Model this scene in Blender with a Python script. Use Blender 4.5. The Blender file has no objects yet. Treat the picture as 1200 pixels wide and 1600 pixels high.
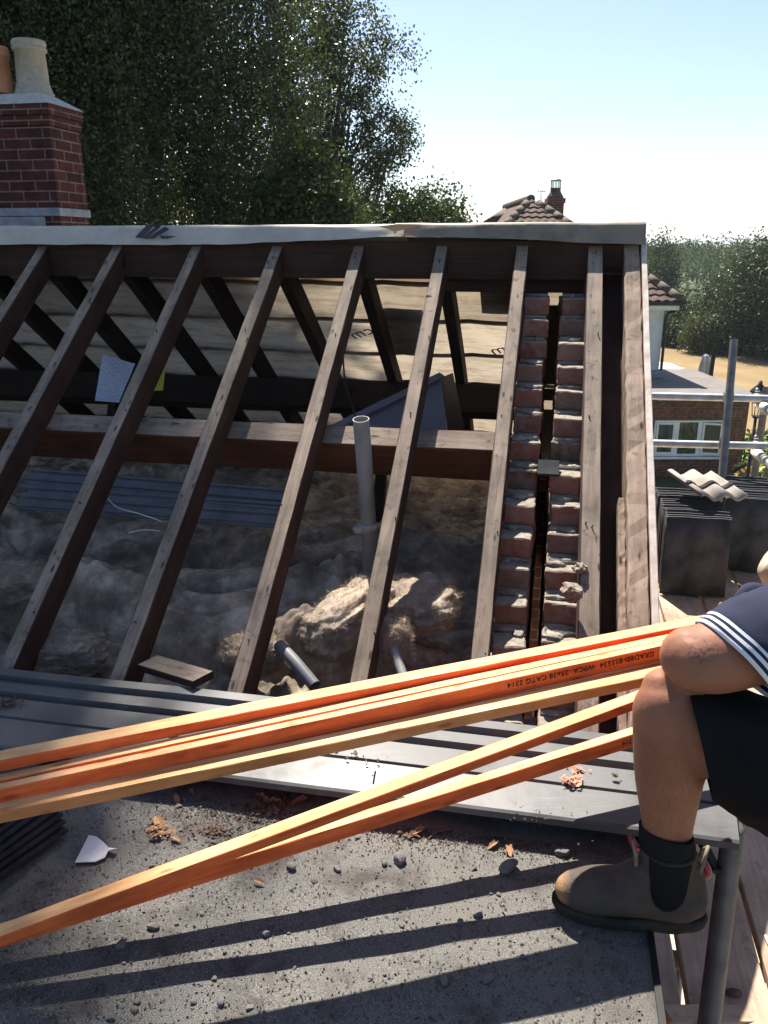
import bpy, bmesh, math, random
import numpy as np
from mathutils import Vector, Matrix, noise

random.seed(7)
RNG = np.random.default_rng(11)
SC = bpy.context.scene
COL = SC.collection
rad = math.radians

# ------------------------------------------------------------------ camera
EZ = 5.6                       # eye height above the garden
PITCH, FPX = rad(17.8), 1290.0
CP, SP = math.cos(PITCH), math.sin(PITCH)
cd = bpy.data.cameras.new('camera'); cam = bpy.data.objects.new('camera', cd); COL.objects.link(cam)
cam.location = (0, 0, EZ); cam.rotation_euler = (math.pi / 2 - PITCH, 0, 0)
cd.sensor_width = 36; cd.lens = FPX / 1600 * 36; cd.clip_start = 0.05; cd.clip_end = 6000
SC.camera = cam
SC.render.resolution_x, SC.render.resolution_y = 768, 1024

# ------------------------------------------------------------------ light
SUN_AZ, SUN_EL = rad(-10), rad(54)
SV = Vector((math.sin(SUN_AZ) * math.cos(SUN_EL), math.cos(SUN_AZ) * math.cos(SUN_EL), math.sin(SUN_EL)))
W = bpy.data.worlds.new('World'); SC.world = W; W.use_nodes = True
nt = W.node_tree
sky = nt.nodes.new('ShaderNodeTexSky'); sky.sky_type = 'NISHITA'; sky.sun_disc = False
sky.sun_elevation = SUN_EL; sky.sun_rotation = SUN_AZ
sky.air_density = 0.85; sky.dust_density = 0.6; sky.ozone_density = 0.6
bg = nt.nodes['Background']; bg.inputs['Strength'].default_value = 0.068
nt.links.new(sky.outputs[0], bg.inputs['Color'])
sl = bpy.data.lights.new('sun', 'SUN'); sl.energy = 5.0; sl.angle = rad(0.5); sl.color = (1.0, 0.93, 0.82)
so = bpy.data.objects.new('sun', sl); COL.objects.link(so)
so.rotation_euler = SV.to_track_quat('Z', 'Y').to_euler(); so.location = (0, 0, 40)
SC.view_settings.view_transform = 'Standard'; SC.view_settings.look = 'None'
SC.view_settings.exposure = 1.35; SC.view_settings.gamma = 1.0
SC.cycles.use_denoising = True
SC.cycles.max_bounces = 8
HAZE = .00035                   # density of the summer haze


# ------------------------------------------------------------------ geometry helpers
def P(u, v, Z):
    """world point seen at photo pixel (u, v) at depth Z along the lens axis"""
    w = (v - 800) / FPX
    return Vector(((u - 600) / FPX * Z, (CP - SP * w) * Z, (-SP - CP * w) * Z + EZ))

ALPHA = rad(11.35)
E1 = Vector((math.cos(ALPHA), -math.sin(ALPHA), 0))     # along the ridge, to the right
E2 = Vector((math.sin(ALPHA), math.cos(ALPHA), 0))      # away from the viewer
RO = Vector((0.07, 3.6, 0))
SL = 0.75
Z3 = Vector((0, 0, 1))
NF = (Z3 - E2 * SL).normalized()         # front slope normal
NB = (Z3 + E2 * SL).normalized()         # back slope normal

def R(s, d, z):
    """roof frame: s along ridge, d towards the viewer, z above eye level"""
    p = RO + E1 * s - E2 * d
    return Vector((p.x, p.y, z + EZ))

def RF(s, d, off=0):                     # on the plane of the rafter tops, front slope
    return R(s, d, 0.015 - SL * d) + NF * off
def RB(s, d, off=0):                     # back slope
    return R(s, -d, 0.015 - SL * d) + NB * off

def setp(o, parent):
    """keep the child's own matrix as its world matrix"""
    if parent is not None:
        o.parent = parent
        o.matrix_parent_inverse = parent.matrix_basis.inverted()

def tag(o, label=None, cat=None, group=None, kind=None):
    if label: o['label'] = label
    if cat: o['category'] = cat
    if group: o['group'] = group
    if kind: o['kind'] = kind
    return o

def thing(name, label, cat, loc=(0, 0, 0), group=None):
    o = bpy.data.objects.new(name, None); COL.objects.link(o)
    o.location = loc; o.empty_display_size = 0.1
    return tag(o, label, cat, group)

def mkobj(name, me, mats, parent=None, mat4=None, smooth=False):
    o = bpy.data.objects.new(name, me); COL.objects.link(o)
    for m in (mats if isinstance(mats, (list, tuple)) else [mats]): me.materials.append(m)
    if mat4 is not None: o.matrix_basis = mat4
    if smooth: me.polygons.foreach_set('use_smooth', [True] * len(me.polygons))
    setp(o, parent)
    return o

def bmobj(name, bm, mats, parent=None, mat4=None, smooth=False, origin=None):
    if origin is not None:
        bmesh.ops.translate(bm, verts=bm.verts, vec=-Vector(origin)); mat4 = Matrix.Translation(Vector(origin))
    bmesh.ops.recalc_face_normals(bm, faces=bm.faces)
    me = bpy.data.meshes.new(name); bm.to_mesh(me); bm.free()
    return mkobj(name, me, mats, parent, mat4, smooth)

def frame(a, b, up):
    x = (b - a).normalized(); y = up.cross(x).normalized(); z = x.cross(y)
    m = Matrix((x, y, z)).transposed().to_4x4(); m.translation = (a + b) / 2
    return m

def timber_mesh(name, L, w, h, ch=0.002, bow=0.0, twist=0.0, seg=10, rough=0.0, seed=0):
    """bar along local X, local Z up; material 1 on its top face, 0 elsewhere"""
    rr = random.Random(seed)
    prof = [(-w/2 + ch, -h/2), (w/2 - ch, -h/2), (w/2, -h/2 + ch), (w/2, h/2 - ch),
            (w/2 - ch, h/2), (-w/2 + ch, h/2), (-w/2, h/2 - ch), (-w/2, -h/2 + ch)]
    V, F, I = [], [], []
    by, bz = rr.uniform(-1, 1) * bow, rr.uniform(-1, 1) * bow
    for i in range(seg + 1):
        t = i / seg; x = (t - .5) * L; k = 1 - (2 * t - 1) ** 2; a = twist * (t - .5)
        for (py, pz) in prof:
            q = rough * (rr.random() - .5)
            V.append((x, py * math.cos(a) - pz * math.sin(a) + by * k + q, py * math.sin(a) + pz * math.cos(a) + bz * k + rough * (rr.random() - .5)))
    for i in range(seg):
        for j in range(8):
            a0, a1 = i * 8 + j, i * 8 + (j + 1) % 8
            F.append((a0, a1, a1 + 8, a0 + 8)); I.append(1 if j == 4 else 0)
    F.append(tuple(reversed(range(8)))); I.append(0)
    F.append(tuple(range(seg * 8, seg * 8 + 8))); I.append(0)
    me = bpy.data.meshes.new(name); me.from_pydata(V, [], F); 
    me.polygons.foreach_set('material_index', I)
    bm = bmesh.new(); bm.from_mesh(me); bmesh.ops.recalc_face_normals(bm, faces=bm.faces); bm.to_mesh(me); bm.free()
    return me

def timber(name, a, b, w, h, up, mats, parent=None, **k):
    L = (b - a).length
    me = timber_mesh(name, L, w, h, **k)
    mats = list(mats) if isinstance(mats, (list, tuple)) else [mats, mats]
    return mkobj(name, me, mats, parent, frame(a, b, up))

def bm_box(bm, c, size, rot=None, bevel=0.0, mi=0):
    g = bmesh.ops.create_cube(bm, size=1.0)
    vs = g['verts']
    bmesh.ops.scale(bm, vec=Vector(size), verts=vs)
    if bevel > 0:
        es = list({e for v in vs for e in v.link_edges})
        r = bmesh.ops.bevel(bm, geom=es, offset=bevel, segments=1, affect='EDGES')
        vs = list({v for f in r['faces'] for v in f.verts} | {v for v in vs if v.is_valid})
    if rot is not None: bmesh.ops.transform(bm, matrix=rot.to_4x4(), verts=vs)
    bmesh.ops.translate(bm, vec=Vector(c), verts=vs)
    if mi:
        for f in {f for v in vs for f in v.link_faces}: f.material_index = mi
    return vs

def bm_tube(bm, pts, radii, seg=14, cap=True, flat=None, mi=0):
    """smooth loft through pts; radii scalar or (a, b)"""
    pts = [Vector(p) for p in pts]
    rings = []
    ref = None
    for i, p in enumerate(pts):
        t = (pts[min(i + 1, len(pts) - 1)] - pts[max(i - 1, 0)]).normalized()
        if ref is None:
            ref = Vector((0, 0, 1)) if abs(t.z) < .9 else Vector((1, 0, 0))
        n = (ref - t * ref.dot(t)).normalized(); b = t.cross(n); ref = n
        ra = radii[i]; ra, rb = (ra if isinstance(ra, (tuple, list)) else (ra, ra))
        rings.append([bm.verts.new(p + n * (math.cos(2 * math.pi * k / seg) * ra) + b * (math.sin(2 * math.pi * k / seg) * rb)) for k in range(seg)])
    for i in range(len(rings) - 1):
        for k in range(seg):
            f = bm.faces.new((rings[i][k], rings[i][(k + 1) % seg], rings[i + 1][(k + 1) % seg], rings[i + 1][k])); f.material_index = mi; f.smooth = True
    if cap:
        for r_ in (list(reversed(rings[0])), rings[-1]):
            f = bm.faces.new(r_); f.material_index = mi
    return rings

def spline(pts, radii, n=6):
    """Catmull-Rom resample of points with radii"""
    out, ro = [], []
    m = len(pts)
    Q = [Vector(p) for p in pts]
    for i in range(m - 1):
        p0, p1, p2, p3 = Q[max(i - 1, 0)], Q[i], Q[i + 1], Q[min(i + 2, m - 1)]
        r0, r1, r2, r3 = radii[max(i - 1, 0)], radii[i], radii[i + 1], radii[min(i + 2, m - 1)]
        for k in range(n):
            t = k / n
            f = lambda a, b, c, d: 0.5 * ((2 * b) + (c - a) * t + (2 * a - 5 * b + 4 * c - d) * t * t + (3 * b - a - 3 * c + d) * t ** 3)
            out.append(f(p0, p1, p2, p3)); ro.append(max(1e-4, f(r0, r1, r2, r3)))
    out.append(Q[-1]); ro.append(radii[-1])
    return out, ro

def fast_mesh(name, V, quads=True, F=None):
    """V (n*4,3) array of quads"""
    me = bpy.data.meshes.new(name)
    n = len(V)
    me.vertices.add(n); me.vertices.foreach_set('co', np.ascontiguousarray(V, dtype=np.float32).ravel())
    m = n // 4
    me.loops.add(n); me.loops.foreach_set('vertex_index', np.arange(n, dtype=np.int32))
    me.polygons.add(m); me.polygons.foreach_set('loop_start', np.arange(0, n, 4, dtype=np.int32))
    me.update(calc_edges=True)
    return me

def grid_mesh(name, nx, ny, fn):
    V = [fn(i / (nx - 1), j / (ny - 1)) for j in range(ny) for i in range(nx)]
    F = [(j * nx + i, j * nx + i + 1, (j + 1) * nx + i + 1, (j + 1) * nx + i) for j in range(ny - 1) for i in range(nx - 1)]
    me = bpy.data.meshes.new(name); me.from_pydata([tuple(v) for v in V], [], F); me.update()
    return me

def fbm(x, y, z=0.0, o=4):
    a, s, t = 1.0, 0.0, 0.0
    for i in range(o):
        s += a * noise.noise(Vector((x, y, z + i * 7.3))); t += a; a *= .5; x *= 2.03; y *= 2.03
    return s / t

# ------------------------------------------------------------------ materials
def newmat(name):
    m = bpy.data.materials.new(name); m.use_nodes = True
    n = m.node_tree; b = n.nodes['Principled BSDF']
    return m, n, b
def lk(n, a, b): n.links.new(a, b)
def ramp(n, fac, stops):
    r = n.nodes.new('ShaderNodeValToRGB'); el = r.color_ramp.elements
    while len(el) < len(stops): el.new(0.5)
    for e, (p, c) in zip(el, stops): e.position = p; e.color = (*c, 1)
    lk(n, fac, r.inputs[0]); return r.outputs[0]
def coords(n, kind='Object', scale=(1, 1, 1), rot=(0, 0, 0)):
    t = n.nodes.new('ShaderNodeTexCoord'); mp = n.nodes.new('ShaderNodeMapping')
    mp.inputs['Scale'].default_value = scale; mp.inputs['Rotation'].default_value = rot
    lk(n, t.outputs[kind], mp.inputs[0]); return mp.outputs[0]
def ntex(n, vec, scale, detail=6, rough=.6, dist=0):
    t = n.nodes.new('ShaderNodeTexNoise'); t.inputs['Scale'].default_value = scale
    t.inputs['Detail'].default_value = detail; t.inputs['Roughness'].default_value = rough
    t.inputs['Distortion'].default_value = dist
    if vec is not None: lk(n, vec, t.inputs['Vector'])
    return t.outputs['Fac']
def mixc(n, fac, a, b, mode='MIX'):
    m = n.nodes.new('ShaderNodeMix'); m.data_type = 'RGBA'; m.blend_type = mode
    for s, v in ((m.inputs[0], fac), (m.inputs[6], a), (m.inputs[7], b)):
        if hasattr(v, 'links'): lk(n, v, s)
        elif isinstance(v, (int, float)): s.default_value = v
        else: s.default_value = (*v, 1)
    return m.outputs[2]
def bumpn(n, b, h, strength, dist=0.01):
    bu = n.nodes.new('ShaderNodeBump'); bu.inputs['Strength'].default_value = strength; bu.inputs['Distance'].default_value = dist
    lk(n, h, bu.inputs['Height']); lk(n, bu.outputs[0], b.inputs['Normal'])

def M(name, c1, c2, rough=.8, scale=6, stretch=(1, 1, 1), bump=.3, bscale=40, bdist=.004, metal=0, spec=.3, detail=6, c3=None, lo=.35, hi=.65, kind='Object'):
    m, n, b = newmat(name)
    v = coords(n, kind, stretch)
    f = ntex(n, v, scale, detail)
    st = [(lo, c1), (hi, c2)] if c3 is None else [(lo, c1), ((lo + hi) / 2, c2), (hi, c3)]
    lk(n, ramp(n, f, st), b.inputs['Base Color'])
    b.inputs['Roughness'].default_value = rough; b.inputs['Metallic'].default_value = metal
    b.inputs['Specular IOR Level'].default_value = spec
    if bump: bumpn(n, b, ntex(n, v, bscale, 4), bump, bdist)
    return m

def wood(name, base, dark, spots=None, rough=.8, grain=60, spec=.25, knots=0.0, stain=None, flecks=None):
    m, n, b = newmat(name)
    v = coords(n, 'Object', (1.2, 14, 14))
    oi = n.nodes.new('ShaderNodeObjectInfo')
    ad = n.nodes.new('ShaderNodeVectorMath'); ad.operation = 'ADD'; lk(n, v, ad.inputs[0])
    cb = n.nodes.new('ShaderNodeCombineXYZ'); ml = n.nodes.new('ShaderNodeMath'); ml.operation = 'MULTIPLY'; ml.inputs[1].default_value = 37.0
    lk(n, oi.outputs['Random'], ml.inputs[0]); lk(n, ml.outputs[0], cb.inputs[0]); lk(n, ml.outputs[0], cb.inputs[1]); lk(n, cb.outputs[0], ad.inputs[1])
    g = ntex(n, ad.outputs[0], 4, 8, .65, .4)
    col = ramp(n, g, [(.3, dark), (.6, base)])
    # broad tone changes along the stick
    v2 = coords(n, 'Object', (1, 1, 1))
    ad2 = n.nodes.new('ShaderNodeVectorMath'); ad2.operation = 'ADD'; lk(n, v2, ad2.inputs[0]); lk(n, cb.outputs[0], ad2.inputs[1])
    f2 = ntex(n, ad2.outputs[0], 5, 5, .6)
    r2 = ramp(n, f2, [(.3, (.62, .60, .58)), (.7, (1.15, 1.12, 1.1))])
    col = mixc(n, 1.0, col, r2, 'MULTIPLY')
    if stain is not None:
        f3 = ntex(n, ad2.outputs[0], 22, 6, .7)
        col = mixc(n, ramp(n, f3, [(.56, (0, 0, 0)), (.66, (.85, .85, .85))]), col, stain)
    if flecks is not None:
        v5 = coords(n, 'Object', (1.0, 2.2, 2.2)); ad5 = n.nodes.new('ShaderNodeVectorMath'); ad5.operation = 'ADD'; lk(n, v5, ad5.inputs[0]); lk(n, cb.outputs[0], ad5.inputs[1])
        f5 = ntex(n, ad5.outputs[0], 34, 5, .7, .8)
        col = mixc(n, ramp(n, f5, [(.655, (0, 0, 0)), (.70, (.9, .9, .9))]), col, flecks)
    if spots is not None:
        vo = n.nodes.new('ShaderNodeTexVoronoi'); vo.inputs['Scale'].default_value = 9
        v4 = coords(n, 'Object', (.9, 3.0, 3.0)); ad4 = n.nodes.new('ShaderNodeVectorMath'); ad4.operation = 'ADD'
        lk(n, v4, ad4.inputs[0]); lk(n, cb.outputs[0], ad4.inputs[1]); lk(n, ad4.outputs[0], vo.inputs['Vector'])
        col = mixc(n, ramp(n, vo.outputs['Distance'], [(.08, (1, 1, 1)), (.17, (0, 0, 0))]), col, spots)
    lk(n, col, b.inputs['Base Color'])
    b.inputs['Roughness'].default_value = rough; b.inputs['Specular IOR Level'].default_value = spec
    bumpn(n, b, g, .35, .003)
    return m

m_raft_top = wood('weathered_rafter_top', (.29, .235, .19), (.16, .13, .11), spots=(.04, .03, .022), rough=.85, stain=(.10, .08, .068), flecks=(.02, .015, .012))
m_raft_side = wood('old_rafter_side_darkened', (.078, .038, .026), (.036, .018, .013), rough=.85)  # stained sides, colour lowered further because they lie in shade
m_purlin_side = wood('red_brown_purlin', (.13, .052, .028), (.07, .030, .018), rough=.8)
m_dark_timber = wood('dark_old_timber', (.038, .026, .021), (.018, .013, .011), rough=.9)
m_brown_board = wood('dark_ridge_board', (.062, .034, .026), (.030, .018, .014), rough=.85)
m_batten_top = wood('batten_top_sun_tint', (.88, .53, .26), (.66, .28, .10), spots=(.50, .18, .07), rough=.65)  # paler than the faces: sun on the tops is put into the colour
m_batten_side = wood('batten_face_shade_tint', (.90, .20, .058), (.58, .085, .024), spots=(.42, .06, .02), rough=.6)  # redder copy of the same orange wood for the faces in shade
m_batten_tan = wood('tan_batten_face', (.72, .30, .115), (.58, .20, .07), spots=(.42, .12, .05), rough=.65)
m_plank = wood('scaffold_board_wood', (.50, .36, .27), (.34, .25, .20), rough=.85, stain=(.22, .17, .14))
m_barge = wood('flaking_barge', (.36, .27, .21), (.22, .165, .13), rough=.85, spots=(.03, .025, .02), stain=(.12, .09, .07), flecks=(.02, .015, .012))
m_white_edge = M('flaked_white_paint', (.62, .56, .51), (.46, .37, .31), scale=20)
m_ink = M('black_ink', (.02, .015, .012), (.05, .03, .02), bump=0)

def felt_mat():
    m, n, b = newmat('mineral_felt')
    v = coords(n, 'Object')
    sp = ntex(n, v, 420, 2, .7)
    c = ramp(n, sp, [(.30, (.040, .039, .037)), (.52, (.122, .119, .113)), (.72, (.29, .285, .27))])
    big = ntex(n, v, 2.2, 6, .65)
    c = mixc(n, ramp(n, big, [(.42, (0, 0, 0)), (.68, (.55, .55, .55))]), c, (.15, .138, .122))
    d2 = ntex(n, v, 7, 8, .72)
    c = mixc(n, ramp(n, d2, [(.50, (0, 0, 0)), (.66, (.8, .8, .8))]), c, (.050, .044, .040))
    d3 = ntex(n, v, 38, 6, .7)
    c = mixc(n, ramp(n, d3, [(.62, (0, 0, 0)), (.74, (.5, .5, .5))]), c, (.20, .175, .15))
    lk(n, c, b.inputs['Base Color']); b.inputs['Roughness'].default_value = .95; b.inputs['Specular IOR Level'].default_value = .15
    bumpn(n, b, sp, .35, .0012)
    return m
m_felt = felt_mat()

def panel_mat():
    m, n, b = newmat('grey_plastic_panel')
    v = coords(n, 'Object')
    f = ntex(n, v, 5, 7, .65)
    c = ramp(n, f, [(.35, (.062, .063, .069)), (.65, (.098, .098, .103))])
    d = ntex(n, v, 26, 8, .75)
    c = mixc(n, ramp(n, d, [(.57, (0, 0, 0)), (.70, (.6, .6, .6))]), c, (.11, .092, .073))
    d2 = ntex(n, coords(n, 'Object', (2, 40, 1)), 3, 5)
    c = mixc(n, ramp(n, d2, [(.6, (0, 0, 0)), (.75, (.4, .4, .4))]), c, (.20, .20, .205))
    lk(n, c, b.inputs['Base Color']); b.inputs['Roughness'].default_value = .42
    lk(n, ramp(n, f, [(.3, (.34,) * 3), (.7, (.58,) * 3)]), b.inputs['Roughness'])
    b.inputs['Specular IOR Level'].default_value = .4
    bumpn(n, b, f, .15, .004)
    return m
m_panel = panel_mat()
m_panel_loft = M('dusty_blue_grey_panel', (.10, .108, .135), (.17, .18, .21), scale=8, rough=.5)
m_grey_sheet = M('grey_sheet', (.12, .128, .15), (.175, .185, .21), scale=3, rough=.55, bump=.1)
m_black_sheet = M('black_sheet', (.03, .03, .032), (.05, .05, .052), rough=.6)

def brick_mat(name='old_red_brick'):
    """per-island colour; dust and mortar lie on the upward faces"""
    m, n, b = newmat(name)
    g = n.nodes.new('ShaderNodeNewGeometry')
    v = coords(n, 'Object')
    c = ramp(n, g.outputs['Random Per Island'], [(0, (.11, .055, .043)), (.25, (.19, .078, .056)), (.5, (.27, .085, .056)), (.75, (.16, .090, .074)), (1, (.25, .135, .105))])
    f = ntex(n, v, 30, 7, .7)
    c = mixc(n, ramp(n, f, [(.38, (0, 0, 0)), (.70, (.85, .85, .85))]), c, (.25, .20, .165))
    sp = n.nodes.new('ShaderNodeSeparateXYZ'); lk(n, g.outputs['Normal'], sp.inputs[0])
    up = ramp(n, sp.outputs[2], [(.55, (0, 0, 0)), (.8, (1, 1, 1))])
    f2 = ntex(n, v, 60, 6, .7)
    dust = ramp(n, f2, [(.35, (.17, .155, .135)), (.65, (.34, .295, .24))])
    c = mixc(n, up, c, dust)
    lk(n, c, b.inputs['Base Color']); b.inputs['Roughness'].default_value = .95; b.inputs['Specular IOR Level'].default_value = .1
    bumpn(n, b, f, .7, .006)
    return m
m_brick = brick_mat()
m_mortar = M('lime_mortar', (.18, .165, .145), (.33, .29, .24), scale=22, bump=.8, bscale=60, bdist=.006, rough=.95)

def brickwall_mat(name, c1, c2, mort, sc=1.0, ax='xz', stain=None):
    m, n, b = newmat(name)
    t = n.nodes.new('ShaderNodeTexCoord'); s = n.nodes.new('ShaderNodeSeparateXYZ'); lk(n, t.outputs['Object'], s.inputs[0])
    cb = n.nodes.new('ShaderNodeCombineXYZ')
    if ax == 'sum':
        ad = n.nodes.new('ShaderNodeMath'); ad.operation = 'ADD'; lk(n, s.outputs[0], ad.inputs[0]); lk(n, s.outputs[1], ad.inputs[1]); lk(n, ad.outputs[0], cb.inputs[0])
    else: lk(n, s.outputs[0], cb.inputs[0])
    lk(n, s.outputs[2], cb.inputs[1])
    br = n.nodes.new('ShaderNodeTexBrick'); lk(n, cb.outputs[0], br.inputs['Vector'])
    br.inputs['Scale'].default_value = 1.0; br.inputs['Brick Width'].default_value = .225 * sc; br.inputs['Row Height'].default_value = .075 * sc
    br.inputs['Mortar Size'].default_value = .0058; br.inputs['Color1'].default_value = (*c1, 1); br.inputs['Color2'].default_value = (*c2, 1); br.inputs['Mortar'].default_value = (*mort, 1)
    br.inputs['Mortar Smooth'].default_value = .2; br.inputs['Bias'].default_value = -.1
    f = ntex(n, t.outputs['Object'], 9, 8, .7)
    c = mixc(n, 1.0, br.outputs['Color'], ramp(n, f, [(.28, (.42, .40, .40)), (.5, (.95, .93, .92)), (.74, (1.5, 1.42, 1.4))]), 'MULTIPLY')
    fe = ntex(n, t.outputs['Object'], 26, 6, .75)
    c = mixc(n, ramp(n, fe, [(.63, (0, 0, 0)), (.74, (.6, .6, .6))]), c, tuple(min(1, x * 1.15) for x in mort))
    if stain:
        c = mixc(n, ramp(n, ntex(n, t.outputs['Object'], 3.5, 7, .7), [(.52, (0, 0, 0)), (.72, (.75, .75, .75))]), c, stain)
    lk(n, c, b.inputs['Base Color']); b.inputs['Roughness'].default_value = .9; b.inputs['Specular IOR Level'].default_value = .15
    iv = n.nodes.new('ShaderNodeMath'); iv.operation = 'SUBTRACT'; iv.inputs[0].default_value = 1.0; lk(n, br.outputs['Fac'], iv.inputs[1])
    bumpn(n, b, iv.outputs[0], .7, .008)
    return m
m_chim_brick = brickwall_mat('chimney_brick', (.10, .032, .028), (.055, .022, .021), (.18, .16, .15), ax='sum', stain=(.045, .030, .028))
m_ext_brick = brickwall_mat('extension_brick', (.20, .085, .062), (.13, .058, .045), (.20, .165, .14))
m_house_brick = brickwall_mat('house_brick', (.20, .08, .055), (.14, .055, .04), (.3, .27, .24), ax='sum')

def underlay_mat():
    m, n, b = newmat('translucent_underlay')
    v = coords(n, 'Object')
    f = ntex(n, v, 3, 7, .65)
    c = ramp(n, f, [(.3, (.31, .265, .205)), (.7, (.45, .395, .315))])
    d = ntex(n, coords(n, 'Object', (1.0, 4.0, 1.0)), 5, 8, .75)
    c = mixc(n, ramp(n, d, [(.46, (0, 0, 0)), (.66, (.75, .75, .75))]), c, (.16, .125, .095))
    t_ = n.nodes.new('ShaderNodeTexCoord'); s_ = n.nodes.new('ShaderNodeSeparateXYZ'); lk(n, t_.outputs['Object'], s_.inputs[0])
    mu = n.nodes.new('ShaderNodeMath'); mu.operation = 'MULTIPLY_ADD'; mu.inputs[1].default_value = 1 / .3125; mu.inputs[2].default_value = .06; lk(n, s_.outputs[1], mu.inputs[0])
    fl = n.nodes.new('ShaderNodeMath'); fl.operation = 'FLOOR'; lk(n, mu.outputs[0], fl.inputs[0])
    wn = n.nodes.new('ShaderNodeTexWhiteNoise'); wn.noise_dimensions = '1D'; lk(n, fl.outputs[0], wn.inputs['W'])
    c = mixc(n, 1.0, c, ramp(n, wn.outputs['Value'], [(0, (.62, .58, .55)), (1, (1.05, 1.03, 1.0))]), 'MULTIPLY')
    ls = n.nodes.new('ShaderNodeMath'); ls.operation = 'LESS_THAN'; ls.inputs[1].default_value = 1.0; lk(n, mu.outputs[0], ls.inputs[0])
    c = mixc(n, ls.outputs[0], c, (.19, .125, .08))
    df = n.nodes.new('ShaderNodeBsdfDiffuse'); tr = n.nodes.new('ShaderNodeBsdfTranslucent'); mx = n.nodes.new('ShaderNodeMixShader'); mx.inputs[0].default_value = .5
    lk(n, c, df.inputs[0]); lk(n, c, tr.inputs[0]); lk(n, df.outputs[0], mx.inputs[1]); lk(n, tr.outputs[0], mx.inputs[2])
    bu = n.nodes.new('ShaderNodeBump'); bu.inputs['Strength'].default_value = .4; bu.inputs['Distance'].default_value = .01; lk(n, f, bu.inputs['Height'])
    lk(n, bu.outputs[0], df.inputs['Normal']); lk(n, bu.outputs[0], tr.inputs['Normal'])
    lk(n, mx.outputs[0], n.nodes['Material Output'].inputs[0])
    return m
m_underlay = underlay_mat()
m_membrane = M('pale_ridge_membrane', (.42, .385, .345), (.54, .50, .45), scale=7, rough=.6, bump=.3, bscale=12, bdist=.006)
m_membrane_grey = M('grey_ridge_membrane', (.15, .128, .10), (.23, .195, .155), scale=9, rough=.55, bump=.3, bscale=14, bdist=.006, c3=(.28, .225, .175), hi=.75)
m_kraft = M('torn_brown_paper', (.42, .26, .13), (.56, .36, .19), scale=16)

def insul_mat(name='dirty_mineral_wool', k=1.6):
    m, n, b = newmat(name)
    v = coords(n, 'Object')
    f = ntex(n, v, 6, 8, .7)
    c = ramp(n, f, [(.30, tuple(k * x for x in (.085, .064, .049))), (.5, tuple(k * x for x in (.25, .20, .155))), (.68, tuple(k * x for x in (.50, .425, .345)))])
    f3 = ntex(n, v, 4.2, 7, .7)
    c = mixc(n, ramp(n, f3, [(.46, (0, 0, 0)), (.64, (.8, .8, .8))]), c, tuple(k * x for x in (.075, .063, .056)))
    f2 = ntex(n, coords(n, 'Object', (1, 1, 2.5)), 70, 8, .75, .6)
    lk(n, c, b.inputs['Base Color']); b.inputs['Roughness'].default_value = 1; b.inputs['Specular IOR Level'].default_value = .02
    b.inputs['Sheen Weight'].default_value = .15
    bumpn(n, b, f2, .5, .006)
    return m
m_wool = insul_mat()

def leaf_mat(name, ca, cb, trans=.35, glossy=.5, spec=.22):
    m, n, b = newmat(name)
    g = n.nodes.new('ShaderNodeNewGeometry')
    c = ramp(n, g.outputs['Random Per Island'], [(0, ca), (1, cb)])
    lk(n, c, b.inputs['Base Color']); b.inputs['Roughness'].default_value = glossy; b.inputs['Specular IOR Level'].default_value = spec
    tr = n.nodes.new('ShaderNodeBsdfTranslucent'); mx = n.nodes.new('ShaderNodeMixShader'); mx.inputs[0].default_value = trans
    c2 = mixc(n, 1.0, c, (1.5, 1.6, .7), 'MULTIPLY')
    lk(n, c2, tr.inputs[0]); lk(n, b.outputs[0], mx.inputs[1]); lk(n, tr.outputs[0], mx.inputs[2])
    lk(n, mx.outputs[0], n.nodes['Material Output'].inputs[0])
    return m
m_leaf_dark = leaf_mat('dark_birch_leaf', (.028, .036, .017), (.085, .100, .044), trans=.22, glossy=.36, spec=.4)
m_leaf_green = leaf_mat('birch_leaf', (.030, .040, .018), (.082, .100, .044), trans=.24, glossy=.4, spec=.35)
m_leaf_mid = leaf_mat('mid_green_leaf', (.028, .046, .018), (.075, .102, .038), trans=.2)
m_leaf_yel = leaf_mat('yellow_green_leaf', (.036, .048, .018), (.078, .092, .036), trans=.25)
m_leaf_deep = leaf_mat('deep_green_leaf', (.018, .030, .013), (.048, .068, .027), trans=.15)
m_leaf_far = leaf_mat('far_wood_leaf', (.040, .064, .032), (.085, .115, .058), trans=.18, glossy=.8, spec=.1)
m_bark = M('tree_bark', (.06, .048, .04), (.13, .11, .09), scale=9, stretch=(1, 1, .3), bump=.8, bscale=14, bdist=.02)

m_steel = M('galvanised_steel', (.30, .31, .33), (.46, .47, .49), rough=.45, scale=14, metal=.65, bump=.15, bscale=60, spec=.5)
m_steel_dark = M('dull_steel', (.14, .135, .135), (.24, .23, .22), rough=.55, scale=12, metal=.5, bump=.2)
m_plasticend = M('pale_tube_sleeve', (.62, .60, .54), (.72, .70, .64), rough=.5, bump=0)
m_pvc = M('grey_vent_pipe', (.20, .20, .205), (.30, .295, .29), rough=.55, scale=9, bump=.1)
m_pvc_dark = M('dark_grey_pipe', (.12, .125, .14), (.19, .19, .205), rough=.5, scale=9, bump=.1)
m_tile_dark = M('dark_concrete_tile', (.034, .034, .038), (.075, .072, .074), rough=.75, scale=9, bump=.4, bscale=120, bdist=.002, c3=(.085, .080, .078), hi=.8)
m_tile_pale = M('pale_underside_tile', (.25, .22, .195), (.34, .30, .27), rough=.85, scale=10, bump=.3, bscale=90, bdist=.002)
m_slate = M('dark_slate', (.030, .032, .036), (.060, .060, .066), rough=.9, spec=.1, scale=14)
m_stone = M('grey_stone', (.06, .058, .058), (.22, .21, .20), rough=.9, scale=26)
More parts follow.
